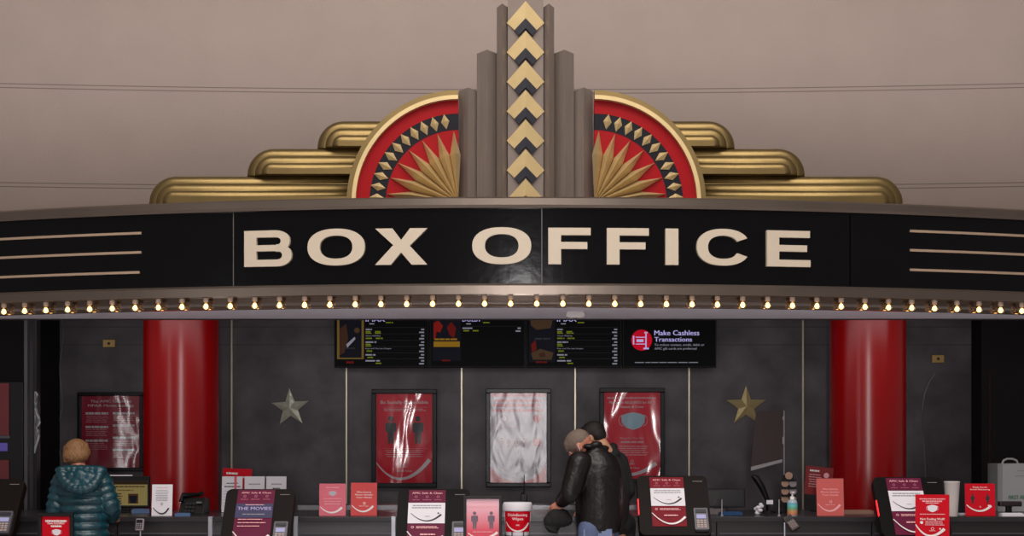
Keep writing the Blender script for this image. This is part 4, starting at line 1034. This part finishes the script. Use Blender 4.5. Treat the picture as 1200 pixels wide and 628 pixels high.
MB().tube([(a, .002, b) for a, b in cpts], [.002, .0035, .004, .004, .0035, .0025, .002, .002], M('guard_highlight', (84, 80, 82), rough=.4), n=8).build('edge', ag2)  # pale tube stands for a crescent highlight on the glass

# ================================================================== FAR LEFT: display cabinet, post, cable, reflection shaped as a plastic sleeve
Dc = 12.7; u = Dc / K
dc = thing('display_cabinet', 'tall black display cabinet with red panels at the left edge', 'cabinet', (PX(0, Dc), Dc, 0))
zz = lambda py: PZ(py, Dc)
MB().box(-60 * u, 27 * u, 0, .25, 0, zz(447), BLACK).build('carcass', dc, bevel=.006)
MB().box(-50 * u, 11 * u, -.012, .0, zz(510), zz(449), M('panel_dull_red', (120, 24, 34), rough=.4)).build('red_panel', dc)
MB().box(-50 * u, 11 * u, -.012, .0, zz(565), zz(539), M('panel_dull_red', (120, 24, 34), rough=.4)).build('red_panel', dc)
MB().box(-50 * u, 12 * u, -.014, .0, zz(513.5), zz(510.5), GREYP).build('divider', dc)
MB().box(-4 * u, 9 * u, -.01, .0, zz(528.5), zz(519), E('label_violet', (96, 84, 160), .3)).build('violet_label', dc)
o = MB().box(PX(28.2, 12.6), PX(32.2, 12.6), 12.6, 12.66, 0, 3.1, M('post_grey', (74, 72, 78), rough=.4)).build('corner_post'); tag(o, 'narrow grey upright post right of the black display cabinet', 'post')
o = MB().box(PX(33, 12.75), PX(43, 12.75), 12.75, 12.85, 0, 3.1, M('upright_panel', (40, 38, 42), rough=.4)).build('upright_panel'); tag(o, 'dark grey upright panel beside the grey post', 'panel')
cbp = []
for i in range(40):
    py = 370 + 175 * i / 39; cbp.append(P(72.0 + 2.0 * sin(i * .33) - (3.5 * math.exp(-((py - 500) / 22) ** 2)), py, 13.996))
o = MB().tube(cbp, .004, M('cable_grey', (128, 122, 122), rough=.5), n=6).build('cable'); tag(o, 'thin pale cable hanging down the dark wall corner', 'cable')
ps = thing('sleeve_reflection', 'pale reflection shaped as a crumpled clear plastic sleeve hanging beside the dark upright panel', 'sleeve', (0, 0, 0))
Dq = 12.743; m_hl = M('sleeve_glint', (170, 168, 178), rough=.25, spec=.8, emit=.08)  # pale, faintly glowing tubes draw a squiggle of reflected light
def glint_tube(pts, name, r):
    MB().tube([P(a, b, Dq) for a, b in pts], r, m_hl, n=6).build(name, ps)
glint_tube([(41.5, 459), (43.5, 462), (42.5, 470), (41, 476), (42.5, 484), (46, 490), (46.8, 495), (44.5, 499), (42, 501), (45.5, 505), (45.8, 511), (44, 517), (41.5, 524), (40.5, 531)], 'glint_line', [.003, .01, .007, .004, .006, .009, .01, .008, .007, .008, .009, .009, .011, .004])
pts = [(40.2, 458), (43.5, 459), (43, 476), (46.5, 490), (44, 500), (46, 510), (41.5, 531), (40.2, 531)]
g = MB(); g.prism([(PX(a, Dq), PZ(b, Dq)) for a, b in pts], Dq, Dq + .006, glass('reflection_film', refl=.08, rough=.2, bump=.6, bscale=40, opac=.1)); g.build('film', ps)

# ================================================================== PEOPLE
def organic(name, mb, parent, mats, voxel=.007, smooth=4, colorfn=None, smoothfac=.5):
    """fuse overlapping closed shapes into one continuous skin"""
    me = mb.mesh(name + '_src'); o = bpy.data.objects.new(name + '_src', me); COL.objects.link(o)
    bm = bmesh.new(); bm.from_mesh(me); bmesh.ops.recalc_face_normals(bm, faces=bm.faces); bm.to_mesh(me); bm.free()
    r = o.modifiers.new('r', 'REMESH'); r.mode = 'VOXEL'; r.voxel_size = voxel
    s_ = o.modifiers.new('s', 'SMOOTH'); s_.factor = smoothfac; s_.iterations = smooth
    dg = bpy.context.evaluated_depsgraph_get(); dg.update()
    m2 = bpy.data.meshes.new_from_object(o.evaluated_get(dg)); m2.name = name
    bpy.data.objects.remove(o); bpy.data.meshes.remove(me)
    m2.materials.clear()
    for m in mats: m2.materials.append(m)
    m2.polygons.foreach_set('use_smooth', [True] * len(m2.polygons))
    if colorfn: m2.polygons.foreach_set('material_index', [colorfn(p.center) for p in m2.polygons])
    else: m2.polygons.foreach_set('material_index', [0] * len(m2.polygons))
    m2.update()
    n = bpy.data.objects.new(name, m2); COL.objects.link(n); n.parent = parent
    return n
def limb(mb, pts, rads, flat=None, n=16):
    """round-ended tapering limb along a smoothed path"""
    pts = [Vector(p) for p in pts]; P2 = []; R2 = []
    for i in range(len(pts) - 1):
        for k in range(5):
            t = k / 5; P2.append(pts[i].lerp(pts[i + 1], t)); R2.append(rads[i] + (rads[i + 1] - rads[i]) * t)
    P2.append(pts[-1]); R2.append(rads[-1])
    mb.tube(P2, R2, BLACK, n=n)
    for p, r in zip(pts, rads): mb.ell(p, r, BLACK, n=14, m=9)
def frame_of(f, up):
    f = Vector(f).normalized(); r = f.cross(Vector(up)).normalized(); u_ = r.cross(f).normalized(); return f, r, u_
def head(mb, C, f, r, u_, s=1.):
    C = Vector(C); rot = Matrix((r, f, u_)).transposed()
    e_ = lambda off, rad: mb.ell(C + r * off[0] * s + f * off[1] * s + u_ * off[2] * s, tuple(x * s for x in rad), BLACK, rot=rot, n=18, m=12)
    e_((0, -.008, .022), (.074, .094, .088)); e_((0, .028, -.050), (.056, .064, .060)); e_((0, .05, -.092), (.03, .032, .022))
    e_((0, .086, .028), (.055, .014, .012)); e_((.03, .075, -.015), (.026, .022, .02)); e_((-.03, .075, -.015), (.026, .022, .02))
    e_((0, .100, -.012), (.010, .013, .026)); e_((0, .106, -.032), (.016, .014, .011)); e_((0, .088, -.062), (.026, .012, .007)); e_((0, .086, -.074), (.022, .012, .007))
    for q in (-1, 1):
        e_((q * .075, -.012, -.010), (.009, .017, .028)); e_((q * .078, -.016, .002), (.008, .016, .018))
def hand(mb, W, d, palm_n, thumb_side, curl=.6, s=1.):
    """wrist W, direction d, palm normal, side the thumb is on"""
    d, n_, t_ = Vector(d).normalized(), Vector(palm_n).normalized(), Vector(thumb_side).normalized(); W = Vector(W)
    rot = Matrix((t_, d, n_)).transposed()
    mb.ell(W + d * .045 * s, (.040 * s, .052 * s, .016 * s), BLACK, rot=rot, n=16, m=10)
    for i, (off, L) in enumerate(((.030, .072), (.010, .080), (-.011, .074), (-.030, .058))):
        p = W + d * .085 * s + t_ * off * s; dirn = d.copy(); pts = [W + d * .05 * s + t_ * off * .9 * s, p]
        for seg, fr in enumerate((.45, .32, .23)):
            a = curl * (.5 + .5 * seg) * .8
            dirn = (dirn * cos(a) + n_ * sin(a)).normalized(); p = p + dirn * L * fr * s; pts.append(p)
        limb(mb, pts, [.009 * s, .0092 * s, .0085 * s, .0078 * s, .0065 * s], n=10)
    pts = [W + d * .015 * s + t_ * .022 * s, W + d * .045 * s + t_ * .048 * s + n_ * .01 * s, W + d * .072 * s + t_ * .056 * s + n_ * .022 * s, W + d * .092 * s + t_ * .05 * s + n_ * .034 * s]
    limb(mb, pts, [.014 * s, .0115 * s, .0098 * s, .008 * s], n=10)
def eyes(parent, C, f, r, u_):
    C = Vector(C)
    for q in (-1, 1):
        MB().ell(C + r * .031 * q + f * .079 + u_ * .008, .009, WHITE, n=12, m=8).ell(C + r * .031 * q + f * .0845 + u_ * .008, .0055, DARKPRINT, n=10, m=6).build('eye', parent)

SKIN = M('skin_tone', (186, 122, 100), rough=.55, var=.1, scale=30)
SKIN2 = M('skin_tone_tan', (196, 144, 112), rough=.55, var=.1, scale=30)
LEATHER = M('black_leather', (22, 18, 18), rough=.4, var=.3, scale=14, bump=.45, bscale=16, spec=.34)
CLOTH = M('black_fleece', (17, 16, 18), rough=.85, var=.3, scale=40)
JEANS = M('blue_denim', (84, 98, 132), rough=.8, var=.2, scale=60)
DARKPANT = M('dark_trousers', (28, 27, 31), rough=.8)
SHOE = M('shoe_leather', (24, 22, 21), rough=.45)
GREYHAIR = M('short_grey_hair', (110, 94, 84), rough=.7, var=.35, scale=120, bump=.2, bscale=200)
DARKHAIR = M('dark_hair', (26, 18, 16), rough=.6, var=.4, scale=120, bump=.4, bscale=120)
BLOND = M('sandy_blond_hair', (128, 90, 56), rough=.6, var=.35, scale=70, bump=.7, bscale=70, stretch=(1, 1, .35))
TEAL = M('teal_puffer_shell', (2, 56, 68), rough=.36, var=.6, scale=10, bump=.3, bscale=26, spec=.6)
TEALD = M('teal_lining', (3, 34, 42), rough=.4)

def lower_body(mbB, mbT, mbS, hip, fwd, side, spread=.09):
    """legs: body legs into mbB, trousers mbT, shoes mbS"""
    hip = Vector(hip); fwd = Vector(fwd).normalized(); side = Vector(side).normalized()
    for q in (-1, 1):
        h_ = hip + side * q * spread; kn = Vector((h_.x, h_.y, .50)) + fwd * .025 + side * q * .015; an = Vector((h_.x, h_.y, .09)) - fwd * .01 + side * q * .02
        limb(mbB, [h_, kn, an], [.075, .05, .036]); mbB.ell(an + fwd * .06 - Vector((0, 0, .055)), (.035, .035, .025), BLACK)
        limb(mbT, [h_ + Vector((0, 0, .02)), kn, an + Vector((0, 0, .0))], [.098, .074, .064])
        rot = Matrix((side, fwd, Vector((0, 0, 1)))).transposed()
        mbS.append((an + fwd * .065 + Vector((0, 0, -.045)), rot))
    mbT.ell(hip + Vector((0, 0, .02)), (.165, .125, .11), BLACK, rot=Matrix((side, fwd, Vector((0, 0, 1)))).transposed())
    mbB.ell(hip + Vector((0, 0, .02)), (.14, .10, .10), BLACK, rot=Matrix((side, fwd, Vector((0, 0, 1)))).transposed())
def shoes(parent, lst):
    for c, rot in lst:
        g = MB(); g.ell(c + Vector((0, 0, .012)), (.048, .135, .05), SHOE, rot=rot, n=18, m=10)
        for i, v in enumerate(g.v): g.v[i] = (v[0], v[1], max(v[2], .002))
        g.build('shoe', parent)

# ---------------------------------------------------------- man in leather jacket (seen from behind, bowed to the left)
Dm1 = 10.25
def A(px, py, dy=0.): return P(px, py, Dm1 + dy)
root = thing('person', 'grey-haired person in a black leather jacket bowed over a dark cap at the counter', 'person', (PX(700, Dm1), Dm1, 0))
O = Vector(root.location)
B, J, T, Sh = MB(), MB(), MB(), []
fw_ = Vector((-.75, .66, 0)).normalized(); left = Vector((-.66, -.75, 0)).normalized(); right = -left
hip = Vector((PX(702, Dm1), Dm1 + .03, .93)) - O
lower_body(B, T, Sh, hip, fw_, right)
nb = A(698, 533, .03) - O                      # base of the neck
hc = A(679.5, 521.5, .03) - O                  # head centre
chest = A(697, 568, .03) - O
limb(B, [hip, chest, nb - Vector((0, 0, .05))], [.12, .13, .08]); 
hf, hr, hu = frame_of(Vector((-.62, .30, -.55)), Vector((-.55, 0, .8)))
head(B, hc, hf, hr, hu, 1.02)
limb(B, [nb + Vector((.01, 0, -.03)), hc - hu * .05 - hf * .03], [.062, .056])
# left arm (near side) with hand
shL = nb + left * .17 + Vector((-.03, 0, -.07)); shR = nb + right * .17 + Vector((.0, 0, -.07))
elL = A(668, 578, -.14) - O; wrL = A(656.5, 589, -.02) - O
elR = A(722, 582, .14) - O; wrR = A(694, 592, .24) - O
limb(B, [shL, elL, wrL], [.05, .04, .028]); limb(B, [shR, elR, wrR], [.05, .04, .028])
dL = (A(651.5, 595, .02) - O) - wrL
hand(B, wrL, Vector((-.45, .1, -.9)), Vector((.35, .9, -.1)), Vector((-.88, .3, .4)), curl=.9)
hand(B, wrR, Vector((-.9, .2, -.3)), Vector((-.2, .1, -1)), Vector((0, 1, 0)), curl=.7)
nz_ = lambda c: 0
body1 = organic('body', B, root, [SKIN], voxel=.006, smooth=3)
eyes(root, hc, hf, hr, hu)
# jacket: torso loft from hem to collar
def ring(c, w_, d_, yaw_f, tiltv=(0, 0, 0)):
    f_ = Vector(yaw_f).normalized(); s__ = Vector((f_.y, -f_.x, 0)); return (c, s__ * w_, f_ * d_)
rg = []
for (pxl, pxr, py, dep, dy) in ((676, 727, 621, .155, .03), (674.5, 729, 606, .17, .03), (674, 730, 590, .175, .03), (673.5, 730, 572, .175, .03), (674, 729, 556, .165, .02), (677, 726, 544, .145, .02), (681, 719, 534, .115, .02), (684, 711, 527, .085, .02), (687, 706, 521, .062, .02)):
    c = A((pxl + pxr) / 2, py, dy) - O; w_ = (pxr - pxl) / 2 / K * Dm1
    rg.append((c, Vector((w_, 0, 0)), Vector((0, dep, 0))))
J.loft(rg, BLACK, n=32)
limb(J, [shL + Vector((.02, .03, .01)), elL, wrL + (elL - wrL) * .18], [.092, .072, .05]); limb(J, [shR + Vector((-.02, 0, 0)), elR, wrR + (elR - wrR) * .2], [.085, .066, .05])
# collar roll and hem band, back seams
for (pa, da, r_) in (((690, 523), -.05, .022), ((699, 520.5), -.03, .024), ((707, 525), .02, .022)): J.ell(A(*pa, da) - O, (.045, .04, r_), BLACK)
jk = organic('leather_jacket', J, root, [LEATHER], voxel=.008, smooth=3)
g = MB(); cf = [A(680, 600, -.155) - O, A(690, 612, -.15) - O]
rgp = []
for (pxl, pxr, py) in ((677.5, 726, 623), (676.5, 727, 619.5)):
    c = A((pxl + pxr) / 2, py, .03) - O; w_ = (pxr - pxl) / 2 / K * Dm1; rgp.append((c, Vector((w_, 0, 0)), Vector((0, .15, 0))))
g.loft(rgp, LEATHER, n=32); g.build('hem_band', jk)
T2 = organic('trousers', T, root, [JEANS], voxel=.01, smooth=3)
g = MB()
for px in (692, 709): 
    c = A(px, 628, -.115) - O; g.prism([(c.x - .05, c.z + .05), (c.x + .05, c.z + .05), (c.x + .05, c.z - .06), (c.x, c.z - .08), (c.x - .05, c.z - .06)], c.y - .004, c.y + .03, M('denim_pocket', (112, 128, 164), rough=.8))
g.build('back_pocket', T2)
shoes(root, Sh)
# short hair: a cap over back and sides of the skull, bald crown stays lower
H = MB(); rot = Matrix((hr, hf, hu)).transposed()
H.ell(hc - hf * .004 + hu * .032, (.0790, .102, .087), BLACK, rot=rot); 
H.ell(hc + hf * .046 + hu * .054, (.064, .052, .048), BLACK, rot=rot)
H.ell(hc + hf * .068 + hu * .040, (.060, .036, .036), BLACK, rot=rot)
hair = organic('hair', H, root, [GREYHAIR], voxel=.005, smooth=1)
# face mask and ear loop
g = MB(); g.ell(hc + hf * .075 - hu * .05, (.056, .05, .052), M('dark_mask', (30, 28, 30), rough=.8), rot=rot)
for q in (-1, 1): g.tube([hc + hr * .072 * q + hf * .03 - hu * .055, hc + hr * .084 * q + hf * .0 - hu * .03, hc + hr * .086 * q - hf * .018 + hu * .012], .0028, PAPER, n=6)
g.build('face_mask', root)
# cap in hand
cp = thing('cap', 'soft black cap hanging from the hand of the leather-jacketed man', 'cap', A(653, 610, -.03))
g = MB(); u = Dm1 / K
for (dx, dz, rx, rz, ry) in ((6, 3, 10, 11, .06), (-2, 2, 11, 12, .065), (-8, -1, 8, 10, .055), (-5, -8, 8, 7, .05), (12, 1, 6, 7, .045)): g.ell((dx * u, .0, dz * u), (rx * u, ry, rz * u), BLACK)
organic('crown', g, cp, [CLOTH], voxel=.006, smooth=3)
g = MB(); g.ell((-7 * u, -.02, -10 * u), (9 * u, .06, 3.2 * u), CLOTH, rot=Euler((0, .5, 0)).to_matrix()); g.build('brim', cp)

# ---------------------------------------------------------- second man, dark hair, behind
Dm2 = 10.70
def A2(px, py, dy=0.): return P(px, py, Dm2 + dy)
root = thing('person', 'dark-haired person in black standing half hidden behind the leather jacket', 'person', (PX(716, Dm2), Dm2, 0))
O = Vector(root.location); B, J, T, Sh = MB(), MB(), MB(), []
hip = Vector((PX(721, Dm2), Dm2 + .02, .93)) - O
fw_ = Vector((-.6, .8, 0)).normalized(); right = Vector((.8, .6, 0))
lower_body(B, T, Sh, hip, fw_, right, spread=.085)
nb = A2(712, 531, .0) - O; hc = A2(694.5, 512, .0) - O
limb(B, [hip, A2(716, 570) - O, nb - Vector((0, 0, .05))], [.11, .12, .08])
hf, hr, hu = frame_of(Vector((-.80, .05, -.40)), Vector((-.4, .1, .9)))
hf, hr, hu = frame_of(Vector((-.70, .35, -.45)), Vector((-.4, .1, .9)))
head(B, hc, hf, hr, hu, .98)
limb(B, [nb + Vector((.0, -.01, -.01)), A2(706, 522, -.03) - O, hc - hu * .045 - hf * .03], [.056, .052, .05])
shR = A2(728, 541, .05) - O; elR = A2(735.5, 575, .02) - O; wrR = A2(722, 598, .06) - O
shL = A2(694, 541, .0) - O; elL = A2(686, 575, .05) - O; wrL = A2(690, 600, .10) - O
limb(B, [shR, elR, wrR], [.05, .04, .028]); limb(B, [shL, elL, wrL], [.05, .04, .028])
hand(B, wrR, Vector((-.8, .5, -.3)), Vector((-.2, .2, -1)), Vector((-.4, .9, .1)), curl=.7); hand(B, wrL, Vector((-.5, .8, -.2)), Vector((0, .1, -1)), Vector((.8, .5, 0)), curl=.7)
organic('body', B, root, [SKIN2], voxel=.006, smooth=3); eyes(root, hc, hf, hr, hu)
rg = []
for (pxl, pxr, py, dep) in ((695, 736, 622, .13), (693, 737, 606, .135), (692, 738, 590, .14), (692, 739, 575, .14), (692, 737, 560, .135), (693, 734, 548, .125), (696, 729, 538, .10), (701, 722, 531, .075), (704, 717, 528, .06)):
    c = A2((pxl + pxr) / 2, py) - O; w_ = (pxr - pxl) / 2 / K * Dm2; rg.append((c, Vector((w_, 0, 0)), Vector((0, dep, 0))))
J.loft(rg, BLACK, n=32)
limb(J, [shR - Vector((.02, 0, .0)), elR, wrR], [.075, .062, .045]); limb(J, [shL + Vector((.02, 0, 0)), elL, wrL], [.07, .06, .045])
for (pa, da) in (((718, 524), .02), ((712, 536), -.06), ((721, 531), -.02)): J.ell(A2(*pa, da) - O, (.04, .05, .035), BLACK)
organic('dark_coat', J, root, [CLOTH], voxel=.008, smooth=3)
organic('trousers', T, root, [DARKPANT], voxel=.01, smooth=3); shoes(root, Sh)
H = MB(); rot = Matrix((hr, hf, hu)).transposed()
H.ell(hc - hf * .018 + hu * .034, (.084, .096, .082), BLACK, rot=rot); H.ell(hc - hf * .05 + hu * .0, (.074, .06, .07), BLACK, rot=rot); H.ell(hc + hf * .055 + hu * .07, (.06, .045, .04), BLACK, rot=rot)
organic('hair', H, root, [DARKHAIR], voxel=.006, smooth=1)
g = MB()
for q in (-1, 1): g.tube([hc + hr * .064 * q + hf * .05 - hu * .05, hc + hr * .08 * q + hf * .0 - hu * .02, hc + hr * .084 * q - hf * .018 + hu * .012], .0026, PAPER, n=6)
g.ell(hc + hf * .07 - hu * .05, (.054, .05, .052), M('dark_mask', (30, 28, 30), rough=.8), rot=rot); g.build('face_mask', root)

# ---------------------------------------------------------- woman in teal puffer jacket, back view
Dw = 10.5
def A3(px, py, dy=0.): return P(px, py, Dw + dy)
root = thing('person', 'sandy-haired person in a shiny teal quilted jacket seen from behind', 'person', (PX(98, Dw), Dw, 0))
O = Vector(root.location); B, J, T, Sh = MB(), MB(), MB(), []
hip = Vector((PX(99, Dw), Dw + .02, .86)) - O
fw_ = Vector((.12, 1, 0)).normalized(); right = Vector((1, -.12, 0)).normalized()
lower_body(B, T, Sh, hip, fw_, right, spread=.085)
nb = A3(95, 550) - O; hc = A3(90.5, 533, .04) - O
limb(B, [hip, A3(97, 585) - O, nb - Vector((0, 0, .06))], [.12, .115, .075])
hf, hr, hu = frame_of(Vector((-.08, .9, -.35)), Vector((-.1, .2, 1)))
head(B, hc, hf, hr, hu, .95)
limb(B, [nb - Vector((0, 0, .04)), hc - hu * .05 - hf * .02], [.056, .05])
shL = A3(69, 566) - O; elL = A3(65.5, 598, -.03) - O; wrL = A3(76, 611, .22) - O
shR = A3(123, 566) - O; elR = A3(129.5, 595, .0) - O; wrR = A3(131, 606, .23) - O
limb(B, [shL, elL, wrL], [.045, .036, .026]); limb(B, [shR, elR, wrR], [.045, .036, .026])
hand(B, wrL, Vector((.2, .9, -.1)), Vector((.1, 0, -1)), Vector((1, -.2, 0)), curl=.6, s=.9); hand(B, wrR, Vector((0, .95, -.1)), Vector((-.1, 0, -1)), Vector((-1, 0, 0)), curl=.6, s=.9)
organic('body', B, root, [SKIN], voxel=.006, smooth=3); eyes(root, hc, hf, hr, hu)
# quilted torso: bulging horizontal baffles
prof = [(640, 30, .165), (625, 29.5, .165), (612, 28, .155), (600, 28, .15), (588, 29.5, .155), (576, 31, .16), (566, 31, .155), (558, 28.5, .14), (552, 23, .12), (547, 16, .09)]
rg = []; zs = [PZ(p_[0], Dw) for p_ in prof]
def interp(z):
    for i in range(len(prof) - 1):
        if zs[i] <= z <= zs[i + 1]:
            t = (z - zs[i]) / (zs[i + 1] - zs[i]); return prof[i][1] + (prof[i + 1][1] - prof[i][1]) * t, prof[i][2] + (prof[i + 1][2] - prof[i][2]) * t
    return prof[-1][1:]
z = zs[0]; BAF = .062
while z <= zs[-1]:
    w_, d_ = interp(z); bl = abs(sin(pi * (z - zs[0]) / BAF)) ** .6 * .024 - .016
    cx_ = 97.5 + 1.0 * (PZ(600, Dw) - z)
    rg.append((Vector((PX(cx_, Dw) - O.x, 0, z)), Vector((w_ / K * Dw + bl, 0, 0)), Vector((0, d_ + bl, 0)))); z += .0062
J.loft(rg, BLACK, n=48)
def baffled(pts, rads):
    pts = [Vector(p) for p in pts]; P2 = []; R2 = []; acc = 0
    for i in range(len(pts) - 1):
        L = (pts[i + 1] - pts[i]).length; n = max(2, int(L / .007))
        for k in range(n):
            t = k / n; P2.append(pts[i].lerp(pts[i + 1], t)); R2.append(rads[i] + (rads[i + 1] - rads[i]) * t + abs(sin(pi * (acc + L * t) / .055)) ** .6 * .018 - .011)
        acc += L
    J.tube(P2, R2, BLACK, n=20)
    for p, r in zip(pts, rads): J.ell(p, r * .96, BLACK, n=14, m=9)
baffled([shL + Vector((.03, 0, .015)), elL, wrL], [.082, .074, .05]); baffled([shR + Vector((-.03, 0, .015)), elR, wrR], [.082, .074, .05])
jk = organic('puffer_jacket', J, root, [TEAL], voxel=.0065, smooth=1)
# hood lying on the back
Hd = MB()
ctr_ = A3(94, 570, -.155) - O
for i in range(13):
    a = pi * i / 12; pxx = 94 - 22 * cos(a); pyy = 552 + 22 * sin(a)
    dd = -.10 - .075 * sin(a); Hd.ell(A3(pxx, pyy, dd) - O, (.042, .035, .040), BLACK)
for (px, py, dd, r_) in ((84, 560, -.135, .05), (94, 558, -.14, .055), (104, 560, -.135, .05), (89, 567, -.15, .05), (100, 567, -.15, .05), (94, 571, -.155, .045)): Hd.ell(A3(px, py, dd) - O, (r_, r_ * .7, r_), BLACK)
for i in range(11):
    a = pi * i / 10; Hd.ell(A3(95 - 24 * cos(a), 551 - 2 * sin(a), -.08 + .14 * sin(a) * 0) - O, (.04, .05, .03), BLACK)
hood = organic('hood', Hd, jk, [TEAL], voxel=.007, smooth=2)
organic('trousers', T, root, [DARKPANT], voxel=.01, smooth=3); shoes(root, Sh)
H = MB(); rot = Matrix((hr, hf, hu)).transposed(); random.seed(11)
H.ell(hc + hu * .025 - hf * .01, (.093, .108, .095), BLACK, rot=rot); H.ell(hc - hf * .045 - hu * .02, (.098, .07, .07), BLACK, rot=rot)
for i in range(46):
    a = random.uniform(-1.5, 1.5); v_ = random.uniform(-.055, .10)
    q = hc + hr * sin(a) * .086 - hf * cos(a) * .088 + hu * v_ * (1 if v_ < .05 else .9); k_ = 1 if v_ < .05 else .78
    q = hc + (q - hc) * k_ if v_ >= .05 else q
    H.ell(q, (.018, .018, .026), BLACK, rot=rot, n=10, m=6)
organic('hair', H, root, [BLOND], voxel=.006, smooth=1)
